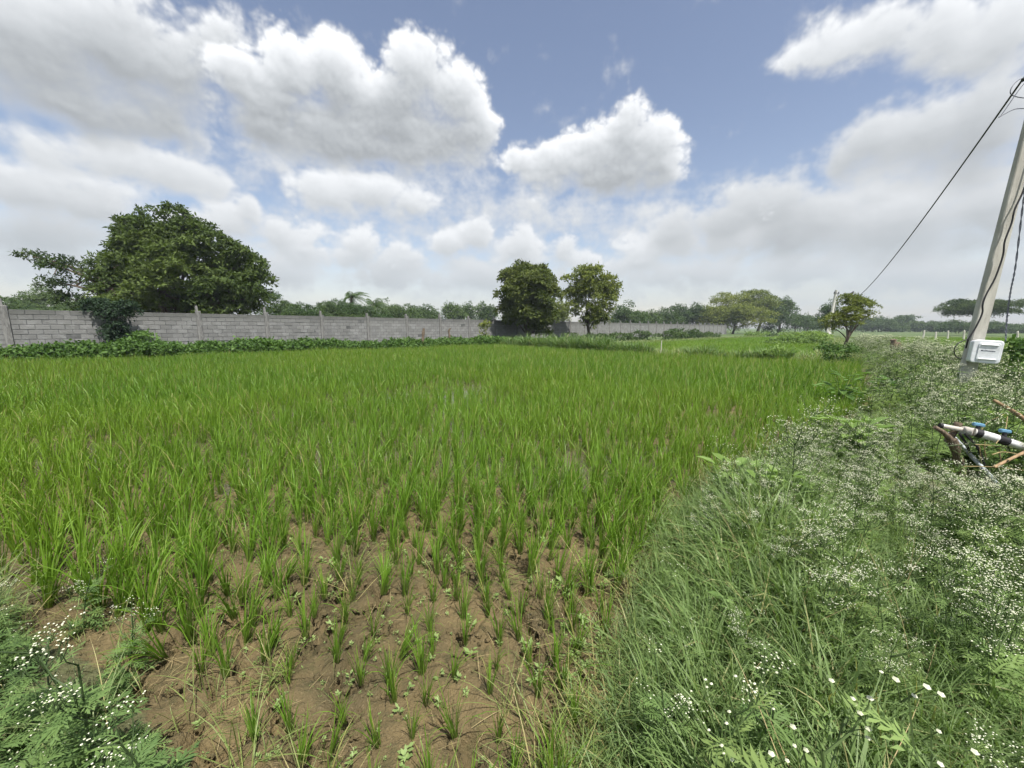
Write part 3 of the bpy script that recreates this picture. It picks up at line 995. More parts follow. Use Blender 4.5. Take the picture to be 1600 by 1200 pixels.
wall = obj('block_wall', None, None, (-23.0707, 12.1, 0.0), 'long grey concrete block wall running behind the paddy field', 'wall', None, 'thing', (0, 0, math.atan2(WD[1], WD[0])))
NB = 36
LEN = NB * 3.0
mb = MB()
for j in range(0, NB):
    mb.add(*box_vf((j * 3.0 + 1.5, 0.0, (WALL_H - 0.03) / 2 - 0.1), (2.999, 0.135, WALL_H - 0.03 + 0.2)), tint=0.5)
obj('mortar_bed', mb.mesh('mortar_bed', [MAT['mortar']]), wall, kind='stuff')
bv, bf = box_vf((0, 0, 0), (0.380, 0.158, 0.181), 0.007)
bmb = MB().add(bv, bf, 0.5)
block_me = bmb.mesh('block', [MAT['block']])
hv, hf = box_vf((0, 0, 0), (0.182, 0.158, 0.181), 0.007)
half_me = MB().add(hv, hf, 0.5).mesh('half_block', [MAT['block']])
mass = MB()
rgw = np.random.RandomState(8)
n_block = 0
for j in range(NB):
    x0 = j * 3.0 - 1.5 + 0.10 if j else 0.0
    x0, x1 = j * 3.0 + 0.0, j * 3.0 + 3.0
    # bays run from post to post: posts stand at 1.5, 4.5, 7.5 ...
    x0, x1 = j * 3.0 - 1.5 + 0.10, j * 3.0 + 1.5 - 0.10
    for ccn in range(11):
        x = x0 + (0.0 if ccn % 2 == 0 else -0.2)
        zc = 0.1 + ccn * 0.2
        while x < x1 - 0.05:
            a0, a1 = max(x, x0), min(x + 0.4, x1)
            x += 0.4
            if a1 - a0 < 0.12:
                continue
            if ccn == 10 and rgw.rand() < 0.05:
                continue
            full = abs(a1 - a0 - 0.4) < 0.02
            wdt = a1 - a0
            cx = (a0 + a1) / 2
            if 2 <= j <= 6 and ccn >= 3 and n_block < 300 and cx > 4.4:
                n_block += 1
                sc = (wdt / 0.4, 1, 1) if full or wdt > 0.25 else (wdt / 0.2, 1, 1)
                obj('block', block_me if wdt > 0.25 else half_me, wall, (cx, rgw.normal(0, 0.005), zc), rot=(rgw.normal(0, 0.008), rgw.normal(0, 0.006), rgw.normal(0, 0.006)), scale=sc)
            elif cx > 0:
                v, f = box_vf((cx, rgw.normal(0, 0.005), zc), (wdt - 0.02, 0.158, 0.181))
                mass.add(v, f, rgw.rand())
obj('block_mass', mass.mesh('block_mass', [MAT['block']]), wall, kind='stuff')
for j in range(NB):
    hgt = WALL_H + 0.06 + rgw.uniform(0, 0.10)
    mbp = MB()
    v, f = box_vf((0, 0, hgt / 2 - 0.1), (0.21, 0.235, hgt + 0.2), 0.012)
    mbp.add(v, f, rgw.rand())
    e = rgw.uniform(0.16, 0.30)
    v, f = box_vf((-0.045, 0.01, hgt + e / 2 - 0.005), (0.10, 0.14, e), 0.01)
    mbp.add(v, f, 0.6)
    obj('post', mbp.mesh('post', [MAT['post']]), wall, (j * 3.0 + 1.5, -0.012, 0.0), rot=(0, rgw.normal(0, 0.008), 0))


def wall_at(u, off=0.0, z=0.0):
    """world point on the wall line; u counts posts, off metres towards the field"""
    x, y = -34.3 + 2.042 * u, 2.2 * u
    return (x + WD[1] * off, y - WD[0] * off, z)


# ------------------------------------------------------------------ creepers, bushes and grass along the wall and the bund
def bush_mesh(k, n, r, leaf, width, mat, name, kk=4, twig=0.16):
    rg = np.random.RandomState(700 + k)
    lobes = [(0, 0, r[2] * 0.35, r[0], r[1], r[2] * 0.65, 0.5)]
    mb = MB()
    c, o_ = lobe_points(rg, n, (0, 0, r[2] * 0.30), (r[0], r[1], r[2] * 0.7), 0.6, -0.35)
    sprays(mb, rg, c, o_, kk, twig, leaf, width, 0.25)
    return mb.mesh(name, [mat])


vines = proto_coll('vine_clump', [bush_mesh(k, 70, (0.45, 0.45, 0.62), 0.125, 0.085, MAT['vine'], 'vine_%d' % k) for k in range(6)])
pts = []
for _ in range(7000):
    u = rng.uniform(6.0, 19.5)
    # the strip between the wall foot and the edge of the crop
    w0 = np.array(wall_at(u)[:2])
    off = rng.uniform(0.3, 7.0)
    q = w0 + np.array([WD[1], -WD[0]]) * off
    if off > np.interp(u, [6, 7, 8.5, 9.8, 11.2, 13, 15.6, 20], [0.9, 1.1, 1.5, 2.1, 2.8, 3.8, 4.8, 5.5]):
        continue
    pts.append((q[0], q[1], 0.0, off))
pts = np.array(pts)
n = len(pts)
dedge = seg_dist(pts[:, 0], pts[:, 1], HEDGE)
hs_ = 0.86 * (0.62 + 0.55 * np.exp(-(dedge / 0.9) ** 2)) * rng.uniform(0.7, 1.15, n) * (0.75 + 0.5 * fnoise(pts[:, 0], pts[:, 1], 1.8, 131, 2))
scatter('creeper_hedge', vines, 6, np.concatenate([pts[:, :2], np.full((n, 1), 0.05)], 1), rnd_rot(n, 0.1), np.stack([hs_ * 1.1, hs_ * 1.1, hs_], -1), 'low leafy green creeper along the foot of the block wall', 'creeper')

# dark climber over the wall
rg = np.random.RandomState(41)
cl = obj('climbing_plant', None, None, wall_at(7.95, 0.25), 'dark climbing plant hanging over the block wall beside the big tree', 'climber')
lob = [(0.0, 0.0, 2.35, 0.80, 0.35, 0.32, 0.5), (0.25, -0.1, 1.9, 0.55, 0.35, 0.40, 0.4), (0.15, 0, 1.4, 0.50, 0.32, 0.45, 0.35), (0.1, 0, 0.9, 0.52, 0.35, 0.45, 0.3), (0.2, 0, 0.45, 0.62, 0.4, 0.4, 0.4), (-0.55, 0, 2.45, 0.5, 0.3, 0.22, 0.6), (0.65, 0, 2.3, 0.4, 0.3, 0.3, 0.5)]
obj('foliage', foliage(lob, rg, 120, 7, 0.24, 0.12, 0.055, MAT['dark_vine'], 0.5, 4, 'foliage'), cl)
obj('stem', limbs((0.1, 0, 0), 1.2, [(0, 0, 2.3), (-0.4, 0, 2.4), (0.5, 0, 2.2)], 0.05, rg), cl)


def bush(name, label, loc, lobes, mat, per, leaf, width, seed, cat='bush', group=None, k=5, twig=0.22, stems=True):
    rg = np.random.RandomState(seed)
    t = obj(name, None, None, loc, label, cat, group)
    obj('foliage', foliage(lobes, rg, per, k, twig, leaf, width, mat, 0.25, 4, 'foliage', 0.5), t)
    if stems:
        obj('stem', limbs((0, 0, 0), lobes[0][2] * 0.4, [l[:3] for l in lobes[:4]], 0.03, rg, 5), t)
    return t


bush('leafy_bush', 'rounded green leafy bush beside the dark climber at the wall foot', (-15.75, 16.6, 0.0), [(0, 0, 0.75, 0.85, 0.6, 0.42, 0.6), (0.6, 0, 0.5, 0.6, 0.5, 0.4, 0.55), (-0.6, -0.1, 0.5, 0.6, 0.5, 0.4, 0.5)], MAT['vine'], 55, 0.13, 0.09, 51)
bush('yellow_bush', 'small yellow-green bush against the block wall left of the dense tree', (-2.2, 31.0, 0.0), [(0, 0, 1.55, 0.42, 0.3, 0.5, 0.9), (0.1, 0, 1.0, 0.35, 0.3, 0.4, 0.8)], MAT['fresh_leaf'], 40, 0.16, 0.08, 52)
bush('thorny_bush', 'rounded dull green bush in front of the far block wall', (20.5, 47.0, 0.0), [(0, 0, 0.9, 1.6, 1.0, 0.75, 0.35), (1.0, 0, 0.6, 1.0, 0.8, 0.6, 0.3)], MAT['far_leaf'], 22, 0.22, 0.12, 53)
bush('dark_shrub', 'dark green shrub at the corner of the paddy beside the flowering bank', (12.05, 14.3, 0.0), [(0, 0, 0.50, 0.55, 0.45, 0.36, 0.25), (0.35, 0.1, 0.42, 0.4, 0.4, 0.3, 0.2)], MAT['vine'], 90, 0.09, 0.05, 54)
bush('round_bush', 'single small bush on the bund between the grass clumps and the dark shrub', (11.1, 16.0, 0.0), [(0, 0, 0.30, 0.38, 0.35, 0.28, 0.7), (-0.35, 0.1, 0.2, 0.35, 0.3, 0.2, 0.6)], MAT['weed'], 90, 0.09, 0.05, 55)
far_b = [(975, 0)]
rg0 = np.random.RandomState(77)
lowb = [(22.8, 30.5, 1), (25.3, 33.0, 1), (17.0, 41.0, 2), (13.5, 40.5, 2), (10.8, 39.8, 2), (24.5, 52.0, 2), (28.5, 56.0, 2), (36.0, 57.0, 1), (31.0, 40.0, 1), (27.2, 35.6, 1), (33.5, 43.5, 1), (8.0, 38.0, 2), (6.2, 36.5, 2), (40.5, 62.0, 2), (45.5, 64.0, 1)]
places = ['beside the road pole', 'on the weedy bank past the road tree', 'under the far end of the wall', 'by the far wall near the olive tree', 'right of the olive tree foot', 'below the spreading tree', 'in front of the spreading tree', 'at the far field corner', 'on the bank beyond the small road tree', 'on the far bank behind the flowering weeds', 'at the edge of the second field', 'between the two wall trees', 'at the foot of the dense tree', 'at the end of the far wall', 'at the end of the second field']
for i, ((x, y, kd), pl) in enumerate(zip(lowb, places)):
    w = rg0.uniform(0.9, 1.5)
    bush('low_bush', 'low %s bush %s' % ('pale green' if kd == 1 else 'green', pl), (x, y, 0.0), [(0, 0, 0.5, w, 0.7, 0.5, 0.5), (w * 0.8, 0, 0.4, w * 0.7, 0.6, 0.42, 0.4), (-w * 0.8, 0.2, 0.35, w * 0.7, 0.6, 0.4, 0.6)],
         MAT['weed'] if kd == 1 else MAT['far_leaf'], 20, 0.20, 0.10, 200 + i, group='low bushes along the far banks', stems=False)


def clump_mesh(k):
    """a fountain of long arching grass blades"""
    rg = np.random.RandomState(900 + k)
    mb = MB()
    n = 190
    a = rg.uniform(0, 6.283, n)
    rr = 0.38 * np.sqrt(rg.rand(n))
    blades(mb, n, rg, rg.uniform(0.75, 1.35, n), 0.032, rg.uniform(0.02, 0.55, n), rg.uniform(0.5, 2.1, n), a + rg.normal(0, 0.5, n), np.stack([rr * np.cos(a), rr * np.sin(a)], -1), 4, 0.5)
    return mb.mesh('grass_clump_%d' % k, [MAT['tall_grass']])


MAT['tall_grass'] = leaf_mat('tall_grass', (0.072, 0.138, 0.040), (0.170, 0.255, 0.085), dry=(0.36, 0.34, 0.17), dry_amt=0.06)
clumps = [clump_mesh(k) for k in range(5)]
fb = np.array(FARB[::-1])
seglen = np.concatenate([[0], np.cumsum(np.hypot(*np.diff(fb, axis=0).T))])
i = 0
s_ = 0.0
while s_ < seglen[-1] - 1.6:
    x, y = np.interp(s_, seglen, fb[:, 0]), np.interp(s_, seglen, fb[:, 1])
    q = s_ / seglen[-1]
    gap = 0.615 < q < 0.70
    if not gap:
        for row in range(2 if q < 0.62 else 1):
            oo = 0.15 + row * 0.6
            big = 1.0 if q < 0.62 else 0.8
            obj('grass_clump', clumps[i % 5], None, (x + WD[0] * oo + rng.normal(0, 0.08), y + WD[1] * oo + rng.normal(0, 0.08), 0.06), ('tall arching grass clump on the longer row of the bund' if q < 0.62 else 'arching grass clump on the shorter row of the bund'), 'grass clump',
                'tall grass clumps on the longer bund row' if q < 0.62 else 'grass clumps on the shorter bund row', None, (0, 0, rng.uniform(0, 6.28)), float(big * rng.uniform(0.55, 1.05)))
            i += 1
    else:
        pass
    s_ += rng.uniform(0.50, 0.95)

# ------------------------------------------------------------------ trees
# big neem behind the wall
big = [(0.9, 0.0, 7.4, 1.6, 1.4, 1.1, 0.45), (2.5, 0.3, 6.8, 1.4, 1.3, 0.95, 0.4), (-0.7, -0.2, 6.8, 1.4, 1.3, 0.95, 0.45), (-2.1, 0.2, 6.3, 1.3, 1.2, 0.9, 0.45), (4.0, 0.0, 6.1, 1.4, 1.4, 0.9, 0.4),
       (5.4, 0.4, 5.4, 1.1, 1.1, 0.8, 0.35), (5.9, 0.2, 4.4, 0.9, 1.0, 0.7, 0.35), (0.6, -0.6, 5.4, 1.9, 1.6, 1.2, 0.5), (2.3, 0.8, 4.3, 2.2, 1.9, 1.2, 0.3), (-2.0, 0.4, 4.4, 1.7, 1.5, 1.1, 0.35), (4.9, -0.3, 3.7, 1.5, 1.4, 0.95, 0.3),
       (5.9, 0.0, 3.3, 0.9, 0.9, 0.65, 0.35), (4.0, -0.4, 2.6, 1.8, 1.4, 0.75, 0.3), (-0.2, 0.2, 2.8, 1.8, 1.4, 0.8, 0.4), (-3.2, 0.2, 4.9, 0.95, 1.0, 0.8, 0.4), (-3.2, 0.1, 3.4, 0.9, 1.0, 0.7, 0.4),
       (2.5, -1.9, 4.9, 1.4, 0.9, 0.9, 1.0), (1.5, -2.1, 3.7, 1.3, 0.9, 0.8, 0.95), (-0.4, -1.9, 2.6, 1.5, 0.9, 0.65, 0.95)]
spread = [(-5.0, 0, 5.1, 0.75, 0.6, 0.45, 0.4), (-6.2, 0, 5.4, 0.85, 0.6, 0.34, 0.45), (-7.1, 0, 5.75, 0.5, 0.45, 0.22, 0.45), (-5.9, 0.2, 4.2, 0.9, 0.7, 0.4, 0.35), (-5.3, 0.1, 3.2, 0.9, 0.7, 0.5, 0.35), (-4.6, 0.3, 2.4, 1.0, 0.7, 0.5, 0.4)]
big = [(0.3 + x * 0.93, y, z * 0.99, a * 0.95, b_, c_, t_) for (x, y, z, a, b_, c_, t_) in big]
rg = np.random.RandomState(301)
t = obj('neem_tree', None, None, (-22.0, 24.2, 0.0), 'big dark green spreading tree behind the block wall', 'tree')
obj('trunk', limbs((0.9, 0, 0), 2.1, [l[:3] for l in big + spread], 0.30, rg), t)
cm = foliage(big, rg, 11, 9, 0.46, 0.24, 0.10, MAT['neem'], 0.35, 11, 'crown', 0.45)
obj('crown', cm, t)
obj('crown', foliage(spread, rg, 13, 9, 0.42, 0.21, 0.085, MAT['neem'], 0.3, 4, 'crown', 0.2), t, )['label'] = 'sparse outer branches reaching out to one side'

dense = [(-0.2, 0, 5.9, 1.5, 1.5, 1.1, 0.55), (0.4, 0, 6.6, 0.5, 0.5, 0.5, 0.5), (-0.9, 0, 6.6, 0.45, 0.45, 0.5, 0.5), (-2.0, 0, 5.9, 0.7, 0.7, 0.5, 0.5), (1.9, 0, 6.3, 0.6, 0.6, 0.5, 0.5), (-1.6, 0, 5.3, 1.1, 1.1, 0.9, 0.55), (1.6, 0, 5.4, 1.2, 1.1, 0.95, 0.55), (-1.3, -0.4, 4.1, 1.7, 1.4, 1.3, 0.55), (1.4, -0.3, 4.0, 1.7, 1.4, 1.3, 0.45), (0, -0.6, 4.8, 2.3, 1.6, 1.5, 0.55),
         (0, 0, 2.7, 2.2, 1.6, 1.2, 0.4), (-1.9, 0, 2.7, 1.1, 1.0, 0.9, 0.45), (1.9, 0, 2.4, 1.2, 1.0, 1.0, 0.3), (1.7, 0.1, 1.5, 1.2, 1.0, 0.8, 0.25)]
dense = [(x * 0.80, y, z, a * 0.80, b_, c_, t_) for (x, y, z, a, b_, c_, t_) in dense]
make_tree('rounded_tree', 'dense dark rounded tree standing in front of the wall, left of the pair', (1.3, 35.0, 0.0), dense, MAT['olive'], 0.16, 1.1, 12, 8, 0.42, 0.25, 0.12, 302, sub=12, low=-0.6)
airy = [(0.2, 0, 2.3, 1.5, 1.0, 0.7, 0.5), (-1.0, 0, 6.1, 1.7, 1.5, 1.2, 0.75), (0.7, 0, 6.2, 1.6, 1.4, 1.15, 0.8), (2.0, 0, 5.5, 1.1, 1.0, 1.0, 0.75), (-1.7, 0, 4.5, 1.3, 1.2, 1.3, 0.7), (1.0, 0, 4.4, 1.8, 1.5, 1.3, 0.75), (2.4, 0, 4.2, 0.9, 0.9, 0.7, 0.7), (-0.6, -0.2, 3.2, 1.7, 1.3, 1.0, 0.65), (1.3, 0, 2.9, 1.1, 1.0, 0.8, 0.6), (-0.4, 0.1, 5.0, 1.4, 1.3, 1.0, 0.7)]
airy = [(x * 0.88, y, z, a * 0.88, b_, c_, t_) for (x, y, z, a, b_, c_, t_) in airy]
make_tree('olive_tree', 'lighter yellowish green tree standing in front of the wall, right of the pair', (7.9, 40.0, 0.0), airy, MAT['fresh_leaf'], 0.16, 2.0, 7, 7, 0.46, 0.27, 0.13, 303, sub=9, shell=0.35)
road = [(0.1, 0, 2.95, 0.75, 0.6, 0.38, 0.5), (0.9, 0, 2.75, 0.7, 0.55, 0.42, 0.4), (1.25, 0, 2.2, 0.35, 0.35, 0.3, 0.3), (0.2, -0.2, 2.35, 0.8, 0.6, 0.36, 0.9), (-0.55, 0, 1.9, 0.55, 0.5, 0.36, 0.85), (0.5, 0, 1.85, 0.6, 0.5, 0.3, 0.6), (-0.9, 0, 1.55, 0.3, 0.3, 0.25, 0.8)]
make_tree('roadside_tree', 'small wind-bent roadside tree beside the distant utility pole', (20.55, 24.0, 0.0), road, MAT['fresh_leaf'], 0.09, 1.25, 45, 7, 0.25, 0.12, 0.05, 304, sub=8)


def far_tree(name, label, x, y, w, h, style, mat, seed, group='trees on the skyline'):
    """a crown of the width and height the skyline shows; style sets the way it spreads"""
    rg = np.random.RandomState(seed)
    lobes = []
    if style == 'round':
        nl, zc, zr = 7, 0.58, 0.34
    elif style == 'flat':
        nl, zc, zr = 6, 0.80, 0.10
    elif style == 'tall':
        nl, zc, zr = 5, 0.58, 0.36
    else:
        nl, zc, zr = 8, 0.50, 0.40
    for i in range(nl):
        a = rg.uniform(0, 6.28)
        q = math.sqrt(rg.rand()) * 0.34
        lx, ly = math.cos(a) * q * w, math.sin(a) * q * w * 0.6
        top = 1 - 1.0 * (q / 0.34) ** 2 * 0.30
        rz = h * zr * rg.uniform(0.42, 0.6) if style != 'flat' else h * rg.uniform(0.07, 0.11)
        lz = (h * top - rz) * rg.uniform(0.72, 1.0) if style != 'flat' else h * rg.uniform(0.62, 0.92)
        lobes.append((lx, ly, lz, w * rg.uniform(0.20, 0.28), w * 0.2, rz, rg.uniform(0.2, 0.8)))
    lobes.append((0, 0, h * 0.62, w * 0.30, w * 0.22, h * (0.36 if style != 'flat' else 0.08), 0.5))
    if style in ('round', 'bush'):
        lobes.append((0, 0, h * 0.30, w * 0.40, w * 0.22, h * 0.26, 0.35))
    leaf = max(0.13, 0.0042 * y)
    per = 0.55 / (leaf * leaf)
    per = min(per, 26.0) * 0.75
    return make_tree(name, label, (x, y, 0.0), lobes, mat, max(0.07, h * 0.026), h * (0.45 if style == 'flat' else 0.25), per, 5, leaf * 2.2, leaf, leaf * 0.5, seed, group, sub=7, shell=0.4)


FARTREES = [
    ('skyline_tree', 'pale green tree at the far left end behind the wall', -48.8, 38.0, 6.4, 4.1, 'bush', 'far_leaf'),
    ('skyline_tree', 'rounded tree behind the wall left of the big spreading tree', -55.1, 46.0, 10.2, 6.0, 'round', 'far_leaf'),
    ('skyline_tree', 'low tree behind the wall under the sparse outer branches', -42.8, 40.0, 8.0, 4.5, 'bush', 'far_leaf'),
    ('skyline_tree', 'small rounded tree just right of the big spreading tree', -26.2, 44.0, 4.7, 5.3, 'round', 'far_leaf'),
    ('skyline_bush', 'low feathery bush behind the wall, first right of the rounded tree', -21.2, 40.0, 5.7, 3.8, 'bush', 'far_leaf'),
    ('skyline_bush', 'feathery bush below the wind-blown palm', -17.7, 44.0, 8.2, 4.9, 'bush', 'far_leaf'),
    ('skyline_bush', 'feathery bush left of the palms behind the wall', -19.8, 43.0, 6.5, 4.2, 'bush', 'far_leaf'),
    ('skyline_tree', 'dark tree right beside the shorter palm', -21.5, 66.0, 5.9, 6.2, 'round', 'far_leaf'),
    ('skyline_tree', 'dark rounded tree second right of the shorter palm', -19.3, 68.0, 6.6, 5.6, 'round', 'far_leaf'),
    ('skyline_tree', 'low tree behind the middle of the wall', -16.6, 72.0, 8.3, 5.4, 'bush', 'far_leaf'),
    ('skyline_tree', 'dark tree third left of the dense tree behind the wall', -11.8, 76.0, 6.1, 6.1, 'round', 'far_leaf'),
    ('skyline_tree', 'thin upright tree poking above the row behind the wall', -8.7, 80.0, 3.2, 6.9, 'tall', 'far_leaf'),
    ('skyline_tree', 'upright tree second left of the dense tree behind the wall', -6.6, 84.0, 5.2, 6.7, 'tall', 'far_leaf'),
    ('skyline_tree', 'tree showing just left of the dense tree crown', -4.4, 84.0, 4.8, 6.5, 'tall', 'far_leaf'),
    ('skyline_tree', 'yellowish tree showing between the pair of wall trees', 7.8, 66.0, 4.7, 5.9, 'round', 'fresh_leaf'),
    ('skyline_tree', 'rounded grey-green tree right of the olive tree', 23.0, 80.0, 9.2, 6.6, 'round', 'far_leaf'),
    ('skyline_tree', 'low tree second right of the olive tree', 29.2, 86.0, 7.6, 5.3, 'bush', 'far_leaf'),
    ('skyline_tree', 'dark low tree third right of the olive tree', 35.7, 92.0, 8.2, 5.9, 'round', 'far_leaf'),
    ('skyline_tree', 'dark rounded tree left of the large spreading tree', 42.3, 98.0, 7.8, 7.0, 'round', 'far_leaf'),
    ('skyline_tree', 'taller dark tree touching the large spreading tree', 46.1, 98.0, 7.8, 7.9, 'round', 'far_leaf'),
    ('spreading_tree', 'top dome of the large spreading tree group on the skyline', 63.2, 100.0, 12.4, 11.5, 'flat', 'fresh_leaf'),
    ('spreading_tree', 'large broad spreading tree with pale green crown on the skyline', 55.8, 98.0, 17.4, 9.8, 'round', 'fresh_leaf'),
    ('spreading_tree', 'lower left tree of the spreading group above the wall end', 50.3, 96.0, 11.1, 7.4, 'round', 'fresh_leaf'),
    ('skyline_tree', 'dark tree right of the large spreading tree', 69.9, 102.0, 10.9, 8.7, 'round', 'far_leaf'),
    ('skyline_tree', 'small dark tree right of the spreading group', 83.9, 115.0, 8.2, 5.7, 'round', 'far_leaf'),
    ('skyline_tree', 'second small dark tree right of the spreading group', 89.8, 118.0, 6.3, 5.4, 'round', 'far_leaf'),
    ('skyline_tree', 'hazy tree left of the distant utility pole', 110.4, 140.0, 8.7, 5.1, 'round', 'far_leaf'),
    ('skyline_tree', 'dark rounded tree behind the distant utility pole', 50.2, 62.0, 3.0, 6.3, 'round', 'far_leaf'),
    ('skyline_tree', 'hazy tree right of the wind-bent roadside tree', 135.8, 150.0, 13.3, 4.5, 'round', 'far_leaf'),
    ('skyline_tree', 'broad hazy tree second right of the roadside tree', 141.7, 150.0, 14.7, 5.6, 'round', 'far_leaf'),
    ('skyline_tree', 'small umbrella-shaped hazy tree on the far skyline', 160.9, 160.0, 9.2, 6.2, 'flat', 'far_leaf'),
    ('skyline_tree', 'low hazy tree fourth right of the roadside tree', 146.9, 150.0, 10.7, 3.2, 'bush', 'far_leaf'),
    ('skyline_tree', 'hazy tree left of the flat-topped tree, first of two', 158.0, 150.0, 13.3, 3.7, 'bush', 'far_leaf'),
    ('skyline_tree', 'hazy tree left of the flat-topped tree, second of two', 165.5, 150.0, 13.3, 3.5, 'bush', 'far_leaf'),
    ('flat_topped_tree', 'dark flat-topped tree behind the leaning pole', 90.8, 75.0, 15.3, 7.1, 'flat', 'neem'),
    ('skyline_tree', 'low dark tree under the flat-topped tree', 126.8, 110.0, 10.7, 3.2, 'bush', 'far_leaf'),
    ('skyline_tree', 'low tree behind the white meter box', 134.9, 110.0, 12.7, 2.8, 'bush', 'far_leaf'),
    ('skyline_tree', 'low hazy tree at the far right end of the skyline', 149.2, 115.0, 13.3, 2.4, 'bush', 'far_leaf'),
]
for i, (nm, lb, x, y, w, h, stl, mt) in enumerate(FARTREES):
    far_tree(nm, lb, x, y, w, h, stl, MAT[mt], 400 + i)


def palm(label, x, y, h, lean, seed, s=1.0):
    rg = np.random.RandomState(seed)
    t = obj('coconut_palm', None, None, (x, y, 0.0), label, 'palm tree', 'coconut palms behind the wall')
    p = np.array([[0, 0, -0.2], [lean * 0.2, 0, h * 0.4], [lean * 0.55, 0, h * 0.75], [lean, 0, h]])
    mb = MB()
    add_tube(mb, p, np.array([0.24, 0.17, 0.15, 0.13]), 7)
    obj('trunk', mb.mesh('trunk', [MAT['bark']], True), t)
    for i in range(15):
        a = i * 2.4 + rg.uniform(-0.2, 0.2)
        el0 = rg.uniform(-0.2, 1.15)
        Lf = s * rg.uniform(1.7, 2.3)
        q = np.linspace(0, 1, 9)
        ang = el0 - 1.5 * q ** 1.4
        r_ = np.concatenate([[0], np.cumsum(np.cos(ang[1:]) * Lf / 8)])
        z = np.concatenate([[0], np.cumsum(np.sin(ang[1:]) * Lf / 8)])
        wind = 0.35 * q ** 2 * Lf
        c = np.stack([lean + r_ * math.cos(a) + wind, r_ * math.sin(a), h + z], -1)
        mb = MB()
        add_tube(mb, c, np.linspace(0.035, 0.01, 9), 4)
        tg = unit(np.gradient(c, axis=0))
        sd = unit(np.cross(tg, np.array([0, 0, 1.0])))
        for k in range(1, 9):
            for sg in (-1, 1):
                for e in (0.0, 0.5):
                    b0 = c[k] - tg[k] * e * Lf / 8
                    ld = unit(sd[k] * sg * 0.8 + tg[k] * 0.6 + np.array([0.15, 0, -0.55]))
                    ll = s * 0.62 * math.sin(math.pi * (0.18 + 0.72 * q[k]))
                    wv_ = tg[k] * 0.055 * s
                    mb.add([b0, b0 + ld * ll * 0.5 + wv_, b0 + ld * ll, b0 + ld * ll * 0.5 - wv_], [[0, 1, 2, 3]], rg.rand())
        obj('frond', mb.mesh('frond', [MAT['far_leaf']]), t)
    return t


palm('wind-blown coconut palm rising above the feathery bush behind the wall', -24.2, 58.0, 6.1, 0.5, 61, 1.15)
palm('shorter coconut palm standing alone between bushes behind the wall', -21.4, 60.0, 5.2, 0.2, 62, 1.05)

# ------------------------------------------------------------------ the leaning utility pole, its cables and the meter box
m, nt, o = new_mat('pole_concrete')
oc = nt.nodes.new('ShaderNodeTexCoord').outputs['Object']
pn1 = noise(nt, V(nt, 'MULTIPLY', oc, (4.0, 4.0, 0.7)), 2.2, 5.0, 0.6)
pn2 = noise(nt, oc, 55.0, 4.0, 0.7)
c = mixc(nt, smooth(nt, pn1, 0.35, 0.65), (0.52, 0.51, 0.465), (0.37, 0.36, 0.325))
c = mixc(nt, M(nt, 'MULTIPLY', smooth(nt, pn2, 0.56, 0.75), 0.6), c, (0.19, 0.18, 0.16))
b = principled(nt, c, 0.9, 0.15, 0.0, pn2, 0.01, 0.6)
nt.links.new(b.outputs[0], o.inputs[0])
MAT['pole'] = m
MAT['cable'] = plain_mat('black_cable', (0.018, 0.018, 0.020), 0.5, 0.4, 0.3, 40.0)
MAT['grey_cable'] = plain_mat('grey_cable', (0.10, 0.11, 0.14), 0.5, 0.4, 0.3, 40.0)
MAT['box'] = plain_mat('white_enamel', (0.76, 0.79, 0.83), 0.35, 0.45, 0.08, 7.0, col2=(0.60, 0.62, 0.64))
MAT['ink'] = plain_mat('dark_print', (0.06, 0.07, 0.10), 0.6, 0.2, 0.2, 30.0)
MAT['steel'] = plain_mat('dull_steel', (0.22, 0.22, 0.23), 0.5, 0.5, 0.4, 20.0, 0.0, 0.6)

lean = math.atan2(7.484 - 7.275, 4.245 - 1.303)
PB = (7.09, 6.0, 0.0)
pole = obj('utility_pole', None, None, PB, 'near leaning grey concrete pole carrying the white meter box', 'utility pole', None, None, (0, lean, R(-10)))
mb = MB()
PHT = 7.6
rows = np.linspace(-0.4, PHT, 14)
vv_, ff_ = [], []
for z in rows:
    k = 1 - 0.42 * max(z, 0) / PHT
    w, dpt, ch = 0.094 * k, 0.052 * k, 0.010
    for (x, y) in ((-w + ch, -dpt), (w - ch, -dpt), (w, -dpt + ch), (w, dpt - ch), (w - ch, dpt), (-w + ch, dpt), (-w, dpt - ch), (-w, -dpt + ch)):
        vv_.append((x, y, z))
for r_ in range(len(rows) - 1):
    for k in range(8):
        ff_.append([r_ * 8 + k, r_ * 8 + (k + 1) % 8, r_ * 8 + 8 + (k + 1) % 8, r_ * 8 + 8 + k])
mb.add(vv_, ff_)
tp = 8 * (len(rows) - 1)
mb.add(np.array(vv_)[tp:tp + 8], [[0, 1, 2, 3, 4, 5, 6, 7]])
obj('shaft', mb.mesh('shaft', [MAT['pole']]), pole)
mb = MB()
mb.add(*box_vf((0.30, -0.085, 4.86), (0.80, 0.05, 0.06)))
mb.add(*box_vf((0, 0.0, 4.86), (0.22, 0.16, 0.04)))
obj('cross_arm', mb.mesh('cross_arm', [MAT['steel']]), pole)
for sx in (0.22, 0.62):
    mb = MB()
    add_tube(mb, [(sx, -0.085, z) for z in (4.88, 4.94, 4.96, 5.0, 5.02, 5.06)], np.array([0.02, 0.02, 0.045, 0.03, 0.045, 0.025]), 10)
    obj('insulator', mb.mesh('insulator', [MAT['cable']], True), pole)


